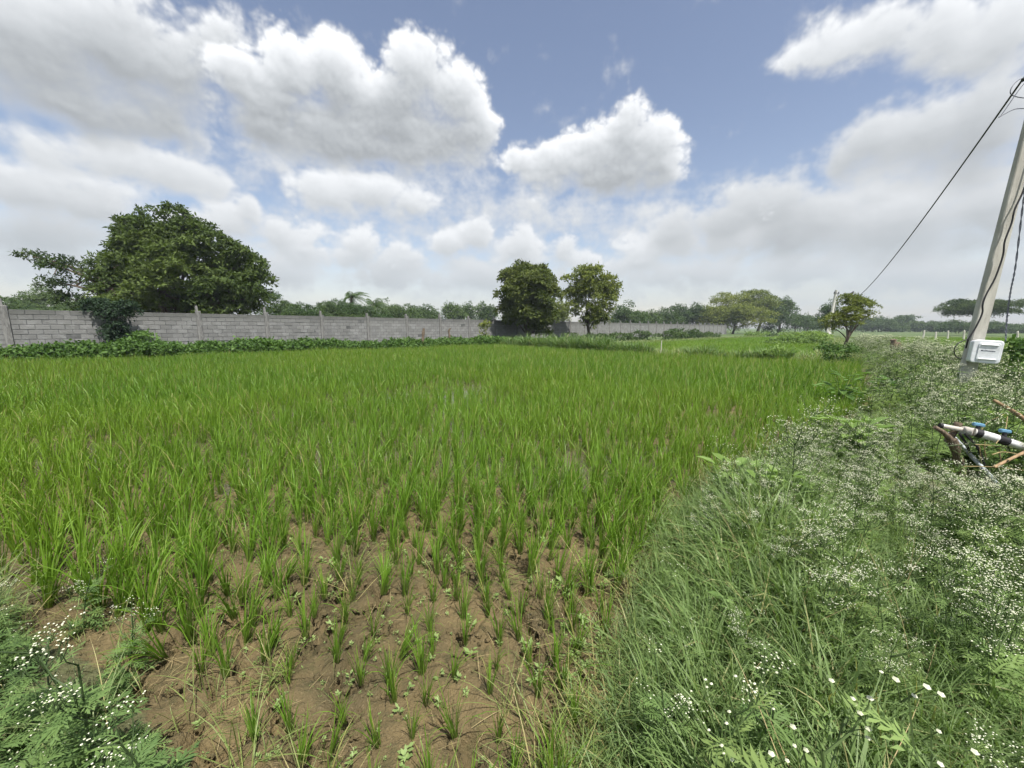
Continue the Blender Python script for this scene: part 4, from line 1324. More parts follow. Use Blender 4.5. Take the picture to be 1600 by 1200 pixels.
def smooth_path(p, n=60):
    """a rounded line through the points"""
    p = np.asarray(p, float)
    q = np.vstack([2 * p[0] - p[1], p, 2 * p[-1] - p[-2]])
    out_ = []
    segs = len(p) - 1
    per = max(2, n // segs)
    for i in range(segs):
        a, b_, c_, d_ = q[i], q[i + 1], q[i + 2], q[i + 3]
        for t_ in np.linspace(0, 1, per, endpoint=(i == segs - 1)):
            out_.append(0.5 * (2 * b_ + (c_ - a) * t_ + (2 * a - 5 * b_ + 4 * c_ - d_) * t_ ** 2 + (3 * b_ - a - 3 * c_ + d_) * t_ ** 3))
    return np.array(out_)


def cable(name, label, pts, r, mat='cable', n=60, sides=6, parent=None, cat='cable', group=None):
    mb = MB()
    add_tube(mb, smooth_path(pts, n), r, sides)
    return obj(name, mb.mesh(name, [MAT[mat]], True), parent, label=label, cat=cat, group=group)


cable('service_cable', 'black cable running down the face of the leaning pole into the meter box', [(7.46, 5.86, 4.6), (7.41, 5.86, 4.0), (7.353, 5.86, 3.433), (7.275, 5.86, 3.163), (7.262, 5.86, 2.96), (7.21, 5.86, 2.71), (7.22, 5.86, 2.503), (7.164, 5.86, 2.192), (7.075, 5.86, 1.951), (7.035, 5.85, 1.801), (7.05, 5.85, 1.669), (6.977, 5.84, 1.46), (6.90, 5.84, 1.287), (6.93, 5.88, 1.15)], 0.011, n=90)
cable('loose_cable', 'loop of black cable hanging out beside the meter box', [(6.90, 5.85, 1.29), (6.757, 5.84, 1.229), (6.699, 5.83, 1.142), (6.709, 5.83, 1.084), (6.764, 5.84, 1.016), (6.87, 5.86, 0.996)], 0.007)
tw = smooth_path([(7.76, 6.2, 4.4), (7.79, 6.2, 3.8), (7.809, 6.2, 3.29), (7.864, 6.2, 2.429), (7.859, 6.2, 2.078), (7.867, 6.2, 1.821), (7.884, 6.2, 1.561), (7.80, 6.1, 1.22)], 150)
mb = MB()
for ph in (0, math.pi):
    a = np.arange(len(tw)) * 0.62 + ph
    add_tube(mb, tw + 0.0065 * np.stack([np.cos(a), np.sin(a), 0 * a], -1), 0.0058, 5)
obj('twisted_cable', mb.mesh('twisted_cable', [MAT['grey_cable']], True), label='twisted dark cable hanging down behind the leaning pole', cat='cable')
# the long service wire that sags away to the distant pole
s_ = np.concatenate([np.linspace(0, 0.12, 14), np.linspace(0.14, 1, 46)])
A_, B_ = np.array([7.245, 6.0, 4.963]), np.array([45.35, 55.0, 6.587])
wire = A_ + (B_ - A_) * s_[:, None] - np.array([0, 0, 1.0]) * (4 * 2.28 * s_ * (1 - s_))[:, None]
mb = MB()
add_tube(mb, wire, np.interp(s_, [0, 0.1, 1], [0.013, 0.014, 0.022]), 6)
obj('overhead_wire', mb.mesh('overhead_wire', [MAT['cable']], True), label='black overhead wire sagging from the leaning pole to the distant pole', cat='wire')
tie = obj('cable_tie', None, None, (7.35, 5.95, 4.95), 'tangle of black wire ends tied at the top of the leaning pole', 'wire')
for i, pp in enumerate([[(-0.12, 0.05, -0.02), (0.03, 0, 0.05), (0.14, -0.03, 0.14), (0.3, -0.05, 0.2)], [(-0.03, 0, 0.0), (-0.22, 0, -0.04), (-0.34, -0.02, -0.16), (-0.32, -0.02, -0.25), (-0.1, 0, -0.28), (0.2, 0, -0.28)],
                        [(-0.1, 0, -0.02), (-0.25, -0.02, -0.22), (-0.40, -0.02, -0.48), (-0.45, -0.02, -0.54), (-0.38, -0.02, -0.50), (-0.2, 0, -0.42), (0.02, 0, -0.42)], [(-0.02, 0, -0.02), (0.0, 0, -0.3), (0.06, 0, -0.42), (0.16, 0, -0.45)]]):
    mb = MB()
    add_tube(mb, smooth_path(pp, 30), 0.028 if i == 0 else 0.0055, 6)
    obj('wire_end' if i else 'binding', mb.mesh('wire_end', [MAT['cable'] if i == 0 else MAT['grey_cable']], True), tie)

mbx = obj('meter_box', None, None, (7.15, 5.83, 1.10), 'white rounded meter box fixed to the leaning pole', 'meter box', None, None, (R(-2), lean * 0.6 + R(1.0), R(-32)))


def round_slab(w, h, dpt, r, y0, bev=0.012):
    """rounded rectangle slab standing in x-z, its front at -y"""
    out_ = []
    for (ins, y) in ((0.0, 0.0), (0.0, -dpt + bev), (bev * 0.4, -dpt + bev * 0.3), (bev, -dpt)):
        ring = []
        for (cx, cz, a0) in ((w / 2 - r, h / 2 - r, 0), (-w / 2 + r, h / 2 - r, 90), (-w / 2 + r, -h / 2 + r, 180), (w / 2 - r, -h / 2 + r, 270)):
            for k in range(6):
                a = R(a0 + k * 18)
                ring.append((cx + (r - ins) * math.cos(a), y0 + y, cz + (r - ins) * math.sin(a)))
        out_.append(ring)
    v = np.array(out_).reshape(-1, 3)
    k = np.arange(24)
    f = np.concatenate([np.stack([i * 24 + (k + 1) % 24, i * 24 + k, (i + 1) * 24 + k, (i + 1) * 24 + (k + 1) % 24], 1) for i in range(3)])
    return v, f, np.array([list(range(72, 96))[::-1]]), np.array([list(range(0, 24))])


def slab_part(name, w, h, dpt, r, y0, mat, parent, loc=(0, 0, 0), bev=0.012):
    v, f, cap0, cap1 = round_slab(w, h, dpt, r, y0, bev)
    me = mesh_np(name, v, [f, cap0, cap1], None, [MAT[mat]], None, False)
    return obj(name, me, parent, loc)


slab_part('casing', 0.295, 0.325, 0.10, 0.03, 0.05, 'box', mbx)
lid = slab_part('lid', 0.315, 0.345, 0.035, 0.045, -0.055, 'box', mbx)
slab_part('raised_panel', 0.225, 0.265, 0.010, 0.03, -0.0905, 'box', lid, (0.015, 0, 0), 0.006)
for z in (0.10, -0.11):
    mb = MB()
    add_tube(mb, [(-0.075, -0.106, z), (0.0, -0.108, z), (0.10, -0.106, z)], 0.0085, 8)
    obj('ridge', mb.mesh('ridge', [MAT['box']], True), lid)
# worn dark print on the lid
x = -0.065
for i, (w, kind) in enumerate([(0.014, 'dot'), (0.036, 'frame'), (0.012, 'bar'), (0.016, 'bar'), (0.013, 'bar'), (0.017, 'bar'), (0.012, 'bar')]):
    mb = MB()
    z0 = 0.016 - 0.05 * (x + 0.065)
    if kind == 'frame':
        for (cx, cz, sx, sz) in ((0, 0.007, w, 0.003), (0, -0.007, w, 0.003), (-w / 2, 0, 0.003, 0.014), (w / 2, 0, 0.003, 0.014)):
            mb.add(*box_vf((x + w / 2 + cx, -0.1015, z0 + cz), (sx, 0.002, sz)))
    else:
        mb.add(*box_vf((x + w / 2, -0.1015, z0), (w, 0.002, 0.016 if kind == 'dot' else 0.011)))
    obj('lettering', mb.mesh('lettering', [MAT['ink']]), lid)
    x += w + 0.004

# creeper that grows over the end of the box
cr = obj('box_creeper', None, None, (7.62, 5.72, 0.0), 'dark leafy climbing weed growing up over the right end of the meter box', 'creeper')
rg = np.random.RandomState(88)
obj('foliage', foliage([(-0.10, 0, 1.17, 0.10, 0.07, 0.10, 0.4), (-0.03, 0, 0.98, 0.15, 0.10, 0.14, 0.4), (0.10, 0, 0.78, 0.22, 0.15, 0.2, 0.35), (0.2, 0, 0.55, 0.3, 0.2, 0.22, 0.4), (0.05, 0, 0.3, 0.35, 0.25, 0.25, 0.4)], rg, 130, 5, 0.10, 0.075, 0.05, MAT['vine'], 0.3, 4, 'foliage', 0.4), cr)
obj('stem', limbs((0, 0, 0), 0.4, [(-0.1, 0, 1.1), (0.15, 0, 0.8)], 0.012, rg, 5), cr)

# ------------------------------------------------------------------ distant pole, white stakes, stumps
MAT['pale_pole'] = plain_mat('pale_pole_concrete', (0.56, 0.55, 0.51), 0.9, 0.15, 0.25, 3.0)
fp = obj('distant_pole', None, None, (44.83, 55.0, 0.0), 'pale distant utility pole with a short cross arm behind the roadside tree', 'utility pole')
mb = MB()
add_tube(mb, [(0, 0, -0.2), (0.06, 0, 0.8), (0.10, 0, 1.3), (0.50, 0, 6.75)], np.array([0.40, 0.36, 0.22, 0.15]), 8)
obj('shaft', mb.mesh('shaft', [MAT['pale_pole']], True), fp)
mb = MB()
mb.add(*box_vf((0.50, -0.1, 6.25), (0.75, 0.1, 0.1)))
obj('cross_arm', mb.mesh('cross_arm', [MAT['steel']]), fp)
for q in (-0.3, 0.3):
    mb = MB()
    add_tube(mb, [(0.5 + q, -0.1, 6.28), (0.5 + q, -0.1, 6.40), (0.5 + q, -0.1, 6.5)], np.array([0.04, 0.07, 0.05]), 6)
    obj('insulator', mb.mesh('insulator', [MAT['cable']], True), fp)
mb = MB()
add_tube(mb, [(0.86, -0.05, 6.5), (0.78, 0, 5.2), (0.46, 0, 2.2)], 0.03, 5)
obj('stay_wire', mb.mesh('stay_wire', [MAT['pole']], True), fp)
MAT['white_stake'] = plain_mat('limewashed_stone', (0.62, 0.60, 0.53), 0.9, 0.1, 0.3, 4.0, 0.01)
for (x, y, h, lb) in [(47.8, 45.0, 1.25, 'first white marker stake beyond the fields, left of the pole'), (49.3, 45.0, 1.05, 'second white marker stake beyond the fields, with spreading foot'), (49.6, 44.0, 1.2, 'third white marker stake beyond the fields, left of the pole'), (49.1, 42.0, 1.25, 'white marker stake just left of the leaning pole'),
                      (47.1, 36.0, 1.2, 'white marker stake right of the meter box in the far field'), (7.49, 19.4, 0.85, 'thin pale stake leaning on the bund between the grass rows'), (44.0, 54.0, 1.3, 'short pale stake left of the distant pole')]:
    t = obj('marker_stake', None, None, (x, y, 0), lb, 'stake', 'pale stakes around the fields', None, (rng.normal(0, 0.03), rng.normal(0.1, 0.06), rng.uniform(0, 3)))
    r_ = 0.022 if y < 20 else 0.085
    mb = MB()
    add_tube(mb, [(0, 0, -0.1), (0.01, 0, h * 0.5), (0, 0.01, h * 0.93), (0, 0, h)], np.array([r_ * 1.15, r_, r_ * 0.9, r_ * 0.55]), 6)
    t_me = mb.mesh('shaft', [MAT['white_stake']])
    obj('shaft', t_me, t)
MAT['old_wood'] = plain_mat('weathered_wood', (0.20, 0.155, 0.115), 0.9, 0.1, 0.5, 14.0, 0.02, stretch=(4, 4, 0.6))


def stump(name, label, loc, pts, r, mat='old_wood', group=None):
    t = obj(name, None, None, loc, label, 'stump', group)
    for i, (pp, rr) in enumerate(zip(pts, r)):
        mb = MB()
        pth = smooth_path(pp, 12)
        k = len(pth)
        rad = rr * np.linspace(1.15, 0.85, k) * (1 + 0.18 * np.sin(np.arange(k) * 1.7 + i))
        add_tube(mb, pth, rad, 8)
        obj('trunk' if i == 0 else 'branch', mb.mesh(name, [MAT[mat]], True), t)
    return t


stump('tree_stump', 'broken brown tree stump in the weeds of the far bank', (12.95, 13.0, 0.0), [[(0, 0, -0.1), (0.0, 0, 0.5), (-0.07, 0, 0.85), (-0.12, 0, 1.08)], [(0.02, 0, 0.45), (0.15, -0.02, 0.72), (0.06, 0, 0.93), (-0.02, 0, 0.9)], [(0.10, 0, 0.3), (0.26, 0, 0.55), (0.20, 0, 0.80)]], [0.10, 0.07, 0.09])
stump('wooden_stub', 'short broken grey stub standing in the creeper by the wall', (-5.85, 25.3, 0.0), [[(0, 0, -0.1), (0.02, 0, 0.8), (0.10, 0, 1.45)]], [0.10], group='grey stubs in the creeper')
stump('wooden_stub', 'thinner bent grey stub in the creeper, right of the broken one', (-4.4, 27.0, 0.0), [[(0, 0, -0.1), (0.05, 0, 0.8), (0.0, 0, 1.25), (0.12, 0, 1.45)]], [0.07], group='grey stubs in the creeper')

# ------------------------------------------------------------------ a bird on the roadside tree
bird = obj('bird', None, None, (20.72, 24.0, 3.38), 'small dark bird perched on top of the roadside tree', 'bird', None, None, (0, 0, R(15)), 0.8)
mb = MB()
path = smooth_path([(-0.27, 0, 0.10), (-0.16, 0, 0.15), (-0.04, 0, 0.19), (0.08, 0, 0.25), (0.15, 0, 0.33), (0.20, 0, 0.36), (0.27, 0, 0.355)], 36)
q = np.linspace(0, 1, len(path))
rad = np.interp(q, [0, 0.15, 0.35, 0.55, 0.68, 0.76, 0.86, 0.93, 1.0], [0.014, 0.026, 0.070, 0.082, 0.060, 0.046, 0.048, 0.018, 0.004])
add_tube(mb, path, rad, 10)
MAT['feather'] = plain_mat('dark_feather', (0.028, 0.028, 0.034), 0.6, 0.3, 0.4, 25.0)
obj('body', mb.mesh('body', [MAT['feather']], True), bird)
for sg in (-1, 1):
    mb = MB()
    mb.add([(0.08, sg * 0.065, 0.27), (-0.02, sg * 0.085, 0.25), (-0.20, sg * 0.045, 0.13), (-0.27, sg * 0.03, 0.09), (-0.10, sg * 0.075, 0.13), (0.06, sg * 0.075, 0.17)], [[0, 1, 4, 5], [1, 2, 3, 4]])
    obj('wing', mb.mesh('wing', [MAT['feather']]), bird)
    mb = MB()
    add_tube(mb, [(0.0, sg * 0.025, 0.14), (0.01, sg * 0.028, 0.06), (0.0, sg * 0.03, 0.0)], 0.008, 5)
    obj('leg', mb.mesh('leg', [MAT['feather']], True), bird)

# ------------------------------------------------------------------ forked stake with the water pipe, sticks and tubes
MAT['pvc'] = plain_mat('white_pipe', (0.68, 0.70, 0.72), 0.45, 0.4, 0.15, 9.0, col2=(0.42, 0.39, 0.34))
MAT['grey_pvc'] = plain_mat('blue_grey_pipe', (0.44, 0.50, 0.55), 0.5, 0.4, 0.2, 10.0, col2=(0.30, 0.32, 0.32))
MAT['rubber'] = plain_mat('black_rubber', (0.022, 0.022, 0.026), 0.6, 0.3, 0.3, 30.0)
MAT['blue'] = plain_mat('blue_plastic', (0.11, 0.25, 0.38), 0.45, 0.4, 0.15, 12.0)
MAT['stick'] = plain_mat('dry_stick', (0.36, 0.25, 0.15), 0.85, 0.15, 0.4, 18.0, 0.01, stretch=(1, 1, 0.4))
MAT['twig'] = plain_mat('thin_twig', (0.34, 0.27, 0.14), 0.85, 0.15, 0.4, 18.0)


def near(p, k=0.80):
    return tuple(c0 + (v - c0) * k for v, c0 in zip(p, (0.0, 0.0, 1.45)))


def tubes(name, pts, r, mat, parent=None, sides=10, n=14, label=None, cat=None, group=None, bump=0.0):
    mb = MB()
    p = smooth_path(pts, n)
    rr = np.interp(np.linspace(0, 1, len(p)), np.linspace(0, 1, len(np.atleast_1d(r))), np.atleast_1d(r))
    if bump:
        rr = rr * (1 + bump * np.sin(np.arange(len(p)) * 2.1) + bump * 0.7 * np.cos(np.arange(len(p)) * 3.7))
    add_tube(mb, p, rr, sides)
    return obj(name, mb.mesh(name, [MAT[mat]], True), parent, label=label, cat=cat, group=group)


fk = obj('forked_stake', None, None, None, 'rough brown forked wooden stake holding up the white pipe', 'stake')
tubes('post', [near((4.92, 4.0, -0.45)), near((4.90, 4.0, -0.2)), near((4.835, 4.0, 0.05)), near((4.73, 4.0, 0.27))], (0.036, 0.032, 0.034), 'old_wood', fk, 10, 16, bump=0.09)
tubes('prong', [near((4.74, 4.0, 0.24)), near((4.64, 4.0, 0.335)), near((4.52, 4.0, 0.405))], (0.027, 0.020, 0.016), 'old_wood', fk, 8, 12, bump=0.07)
tubes('prong', [near((4.75, 4.05, 0.22)), near((4.81, 4.06, 0.343)), near((4.845, 4.06, 0.44))], (0.026, 0.024, 0.028), 'old_wood', fk, 8, 12, bump=0.07)
pipe = obj('water_pipe', None, None, None, 'white jointed water pipe resting in the forked stake', 'pipe')
pa = [np.array(near(p)) for p in [(4.651, 4.05, 0.405), (4.83, 3.99, 0.373), (4.862, 3.93, 0.369), (4.986, 3.87, 0.334), (5.26, 3.81, 0.243), (5.75, 3.70, 0.08)]]
tubes('thin_pipe', [pa[0], pa[1]], 0.020, 'pvc', pipe, 12, 4)
tubes('end_cap', [pa[0] * 1.0 + (pa[0] - pa[1]) * 0.10, pa[0] + (pa[1] - pa[0]) * 0.02], 0.0225, 'rubber', pipe, 12, 4)
tubes('coupling', [pa[1] + (pa[0] - pa[1]) * 0.12, pa[1], pa[2]], (0.024, 0.034, 0.036), 'pvc', pipe, 12, 6)
tubes('thick_pipe', [pa[2], pa[3], pa[4], pa[5]], 0.033, 'pvc', pipe, 14, 12)
for (a, b_) in ((0.06, 0.42), (1.25, 1.62)):
    i0 = 2 if a < 1 else 3
    a_, e_ = a - (i0 - 2), b_ - (i0 - 2)
    tubes('rubber_band', [pa[i0] + (pa[i0 + 1] - pa[i0]) * (a_ if i0 == 2 else a_ * 0.55), pa[i0] + (pa[i0 + 1] - pa[i0]) * (e_ if i0 == 2 else e_ * 0.75)], 0.0365, 'rubber', pipe, 14, 4)
for i, pb in enumerate([(4.90, 3.93, 0.432), (5.085, 3.85, 0.385)]):
    vb = obj('valve', None, pipe, near(pb), rot=(R(-10), R(9), R(-12 + 6 * i)))
    vb['label'] = 'blue handled valve on the white pipe'
    mb = MB()
    v, f = box_vf((0, 0, 0.012), (0.078, 0.034, 0.030), 0.007)
    mb.add(v, f)
    obj('valve_handle', mb.mesh('valve_handle', [MAT['blue']]), vb)
    mb = MB()
    add_tube(mb, [(0, 0, -0.035), (0, 0, 0.0)], 0.014, 8)
    obj('valve_stem', mb.mesh('valve_stem', [MAT['rubber']], True), vb)
tubes('leaning_pipe', [near((4.86, 4.13, 0.30)), near((4.878, 4.1, 0.25)), near((5.037, 3.75, -0.183)), near((5.12, 3.6, -0.40))], 0.0155, 'grey_pvc', None, 12, 9, 'thin blue-grey pipe leaning from the forked stake down into the weeds', 'pipe')
for pp, lb in [([(4.774, 3.98, 0.34), (4.83, 3.96, 0.245), (4.885, 3.95, 0.14)], 'short black rubber strap hanging under the white pipe'), ([(4.797, 3.95, 0.345), (4.9, 3.9, 0.204), (4.997, 3.9, 0.02)], 'longer black rubber strap hanging under the white pipe')]:
    tubes('rubber_strap', [near(p) for p in pp], 0.010, 'rubber', None, 8, 12, lb, 'strap', 'black straps on the pipe')
tubes('dry_branch', [near(p) for p in [(5.606, 4.4, 0.624), (5.664, 4.3, 0.546), (5.735, 4.2, 0.443), (6.1, 4.1, 0.10), (6.3, 4.05, -0.3)]], (0.012, 0.017, 0.018, 0.02), 'stick', None, 8, 16, 'thick bare dry stick poking up behind the white pipe', 'stick', None, 0.05)
tubes('dry_branch', [near(p) for p in [(4.713, 3.6, 0.106), (5.048, 3.65, 0.239), (5.406, 3.7, 0.374), (5.6, 3.75, 0.3)]], (0.010, 0.012, 0.014), 'stick', None, 8, 12, 'pale dry stick lying across in front of the white pipe', 'stick', None, 0.05)
tg = obj('twig_tangle', None, None, None, 'tangle of thin dry twigs around the white pipe and valves', 'twigs')
rgt = np.random.RandomState(19)
base_tw = [[(4.804, 3.85, 0.258), (4.95, 3.85, 0.25), (5.115, 3.85, 0.227)], [(4.847, 3.85, 0.241), (4.87, 3.85, 0.17), (4.901, 3.85, 0.05)], [(4.898, 3.85, 0.289), (4.91, 3.85, 0.2), (4.947, 3.85, 0.10)], [(5.059, 3.85, 0.207), (5.08, 3.85, 0.15), (5.101, 3.85, 0.08)],
           [(4.80, 3.7, 0.20), (5.0, 3.75, 0.21), (5.25, 3.7, 0.16)], [(4.6, 3.75, 0.06), (4.85, 3.7, 0.07), (5.2, 3.7, 0.03)], [(5.0, 4.0, 0.30), (5.2, 4.1, 0.42), (5.5, 4.2, 0.50)], [(4.95, 3.8, 0.28), (5.15, 3.9, 0.40), (5.28, 4.0, 0.52)], [(5.15, 3.8, 0.15), (5.2, 3.85, 0.33), (5.3, 3.9, 0.48)]]
for i in range(10):
    a = np.array([rgt.uniform(4.9, 5.5), rgt.uniform(3.75, 4.1), rgt.uniform(0.05, 0.35)])
    base_tw.append([tuple(a), tuple(a + rgt.normal(0, 0.12, 3)), tuple(a + rgt.normal(0, 0.25, 3))])
for i, pp in enumerate(base_tw):
    tubes('twig', [near(p) for p in pp], 0.0038 if i < 6 else 0.0028, 'twig' if i < 8 else 'dark_stem', tg, 5, 10)


# ------------------------------------------------------------------ the air
hz_m, nt, o = new_mat('summer_haze')
pv = nt.nodes.new('ShaderNodeVolumePrincipled')
pv.inputs['Color'].default_value = (0.80, 0.88, 1.0, 1.0)
pv.inputs['Density'].default_value = 0.0006
pv.inputs['Anisotropy'].default_value = 0.2
nt.links.new(pv.outputs[0], o.inputs['Volume'])
v, f = box_vf((0, 150, 6.2), (700, 560, 14.8))
obj('haze', mesh_np('haze', v, [f], None, [hz_m]), kind='stuff')

# ------------------------------------------------------------------ weeds
def lobed_leaf(mb, rg, base, head, length, mat=0, tint=0.5, pairs=6, droop=0.5):
    """a feathery lobed leaf: a curved midrib with narrow pointed lobes on both sides"""
    head = unit(head)
    side = unit(np.cross(head, np.array([0, 0, 1.0])) + 1e-6)
    s = np.linspace(0, 1, pairs + 2)
    rib = np.asarray(base) + head * (s * length)[:, None] - np.array([0, 0, 1.0]) * (droop * length * s ** 2)[:, None]
    vs, n = [], 0
    w0 = 0.035 * length
    for i in range(len(s) - 1):
        vs += [rib[i] - side * w0 * (1 - s[i] * 0.6), rib[i] + side * w0 * (1 - s[i] * 0.6), rib[i + 1] + side * w0 * (1 - s[i + 1] * 0.6), rib[i + 1] - side * w0 * (1 - s[i + 1] * 0.6)]
    for i in range(1, len(s)):
        ll = length * 0.36 * math.sin(math.pi * (0.16 + 0.74 * s[i])) * rg.uniform(0.8, 1.15)
        t = unit(rib[i] - rib[i - 1])
        for sg in (-1, 1):
            d_ = unit(side * sg * 0.85 + t * 0.62 + np.array([0, 0, rg.uniform(-0.25, 0.15)]))
            wv_ = t * ll * 0.15
            vs += [rib[i] - wv_ * 0.5, rib[i] + d_ * ll * 0.55 - wv_, rib[i] + d_ * ll, rib[i] + d_ * ll * 0.50 + wv_]
    ll = length * 0.2
    vs += [rib[-1], rib[-1] + t * ll * 0.5 + side * ll * 0.22, rib[-1] + t * ll, rib[-1] + t * ll * 0.5 - side * ll * 0.22]
    v = np.array(vs)
    mb.add(v, np.arange(len(v)).reshape(-1, 4), tint, 0.5, mat)


OCT = np.array([[1, 0, 0], [0.31, 0.95, 0], [-0.81, 0.59, 0], [-0.81, -0.59, 0], [0.31, -0.95, 0], [0, 0, 0.75], [0, 0, -0.6]])
OCF = np.array([[i, (i + 1) % 5, 5] for i in range(5)] + [[(i + 1) % 5, i, 6] for i in range(5)])


def flower_heads(mb, rg, pts, r, mat=0):
    n = len(pts)
    sc = (r * rg.uniform(0.7, 1.2, n))[:, None, None]
    v = pts[:, None, :] + OCT[None] * sc
    f = (OCF[None] + np.arange(n)[:, None, None] * 7).reshape(-1, 3)
    mb.add(v.reshape(-1, 3), f, np.repeat(rg.rand(n), 7), 0.5, mat)


def weed_parts(seed, h, leaves, branches, heads, leaf_len=0.15, head_r=0.0042):
    """stem with branching top, lobed leaves, clusters of white heads: three meshes' worth of pieces"""
    rg = np.random.RandomState(seed)
    st_, lf, fl = MB(), MB(), MB()
    top = np.array([rg.normal(0, 0.06) * h, rg.normal(0, 0.06) * h, h * 0.86])
    q = np.linspace(0, 1, 6)[:, None]
    path = top * q + np.array([0.03 * h, 0.02 * h, 0]) * np.sin(q * 3.1)
    add_tube(st_, path, np.linspace(0.0055, 0.0025, 6), 5, cap=False)
    for i in range(leaves):
        s = rg.uniform(0.03, 0.80)
        b0 = path[0] + (path[-1] - path[0]) * s
        a = rg.uniform(0, 6.283)
        lobed_leaf(lf, rg, b0, (math.cos(a), math.sin(a), rg.uniform(0.15, 0.9)), leaf_len * (1.25 - 0.75 * s) * rg.uniform(0.75, 1.2), 0, rg.rand(), 6, rg.uniform(0.2, 0.7))
    for i in range(branches):
        s = rg.uniform(0.55, 1.0)
        b0 = path[0] + (path[-1] - path[0]) * s
        a = rg.uniform(0, 6.283)
        ln = h * rg.uniform(0.18, 0.36)
        e = b0 + np.array([math.cos(a) * 0.62, math.sin(a) * 0.62, 0.85]) * ln
        m_ = (b0 + e) / 2 + np.array([math.cos(a), math.sin(a), -0.2]) * ln * 0.12
        add_tube(st_, [b0, m_, e], np.array([0.0024, 0.0018, 0.0012]), 4, cap=False)
        if rg.rand() < 0.6:
            lobed_leaf(lf, rg, m_, (math.cos(a + 0.6), math.sin(a + 0.6), 0.5), leaf_len * 0.45, 0, rg.rand(), 4, 0.3)
        k = max(2, int(heads * rg.uniform(0.6, 1.3)))
        pp = e + np.stack([rg.normal(0, 0.022, k), rg.normal(0, 0.022, k), rg.normal(0, 0.009, k) + 0.012], -1)
        flower_heads(fl, rg, pp, head_r)
        for p_ in pp[:5]:
            add_tube(st_, [e - np.array([0, 0, 0.03]), p_], 0.0009, 3, cap=False)
    return st_, lf, fl


def joined(seed, *a, leaf_mat_='weed', **k):
    s, l, f = weed_parts(seed, *a, **k)
    mb = MB()
    for part, mi in ((s, 0), (l, 1), (f, 2)):
        off = 0
        vs = np.concatenate(part.v)
        for kk in part.f:
            mb.add(vs, np.concatenate(part.f[kk]), np.concatenate(part.t), 0.5, mi)
    return mb.mesh('weed_%d' % seed, [MAT['stem'], MAT[leaf_mat_], MAT['petal']])


def region_pts(n, x0, x1, y0, y1, fn):
    x, y = rng.uniform(x0, x1, n), rng.uniform(y0, y1, n)
    k = rng.rand(n) < fn(x, y)
    return x[k], y[k]


def right_side(x, y):
    """distance to the crop edge on the weedy side of it (negative inside the crop)"""
    d_ = seg_dist(x, y, EDGE)
    return np.where(inside(x, y, RIGHT), d_, -d_)


def clear_of_pipe(x, y):
    """how much growth the trampled spot round the stake and pipe leaves (0 to 1)"""
    return 1 - 0.95 * np.clip(1.4 * np.exp(-((x - 3.75) / 0.95) ** 2 - ((y - 2.75) / 0.55) ** 2), 0, 1)


# grass of the near bund
def grass_tuft(k, n=64, L=(0.16, 0.46), w=0.0046, r0=0.10):
    rg = np.random.RandomState(1200 + k)
    mb = MB()
    a = rg.uniform(0, 6.283, n)
    rr = r0 * np.sqrt(rg.rand(n))
    blades(mb, n, rg, rg.uniform(L[0], L[1], n), w * rg.uniform(0.7, 1.5, n), rg.uniform(0.0, 0.8, n), rg.uniform(0.3, 2.3, n), a + rg.normal(0, 1.2, n), np.stack([rr * np.cos(a), rr * np.sin(a)], -1), 5, 0.6)
    return mb.mesh('grass_tuft_%d' % k, [MAT['grass']])


def stalks(k):
    """a few dead stalks and seed heads"""
    rg = np.random.RandomState(1280 + k)
    mb = MB()
    n = 7
    a = rg.uniform(0, 6.283, n)
    blades(mb, n, rg, rg.uniform(0.35, 0.62, n), 0.0028, rg.uniform(0.1, 0.8, n), rg.uniform(0.1, 0.8, n), a, rg.normal(0, 0.05, (n, 2)), 5, 0.5)
    blades(mb, n, rg, rg.uniform(0.10, 0.3, n), 0.006, rg.uniform(0.3, 1.2, n), rg.uniform(0.2, 1.2, n), a + 1, rg.normal(0, 0.05, (n, 2)), 4, 0.5)
    return mb.mesh('grass_tuft_dry_%d' % k, [MAT['straw']])


tufts = proto_coll('grass_tuft', [grass_tuft(k) for k in range(8)] + [grass_tuft(20 + k, 30, (0.2, 0.5), 0.0095, 0.10) for k in range(3)] + [stalks(k) for k in range(3)])
gx_, gy_ = region_pts(16000, -0.3, 9.0, 0.15, 9.0, lambda x, y: (right_side(x, y) > -0.06) * (0.95 - 0.55 * sstep(np.hypot(x, y), 3.2, 6.0)) * (0.25 + 0.75 * (1 - sstep(right_side(x, y), 0.8, 2.0))))
gz_ = height(gx_, gy_)
sc = rng.uniform(0.65, 1.15, len(gx_)) * (0.62 + 0.42 * sstep(right_side(gx_, gy_), 0.0, 0.5)) * (1 - 0.42 * sstep(right_side(gx_, gy_), 0.45, 1.0)) * (0.75 + 0.5 * fnoise(gx_, gy_, 0.8, 141, 2)) * (0.3 + 0.7 * clear_of_pipe(gx_, gy_)) * (1 - 0.35 * sstep(np.hypot(gx_, gy_), 3.0, 6.0))
k = in_view(np.stack([gx_, gy_, gz_ + 0.25], -1), 0.8)
P = np.stack([gx_, gy_, gz_ - 0.01], -1)[k]
pick = np.where(rng.rand(len(P)) < 0.80, rng.randint(0, 8, len(P)), np.where(rng.rand(len(P)) < 0.80, rng.randint(8, 11, len(P)), rng.randint(11, 14, len(P))))
scatter('bund_grass', tufts, 14, P, rnd_rot(len(P), 0.18), np.stack([sc[k]] * 3, -1), 'thick green grass covering the bund on the near right', 'grass', pick)

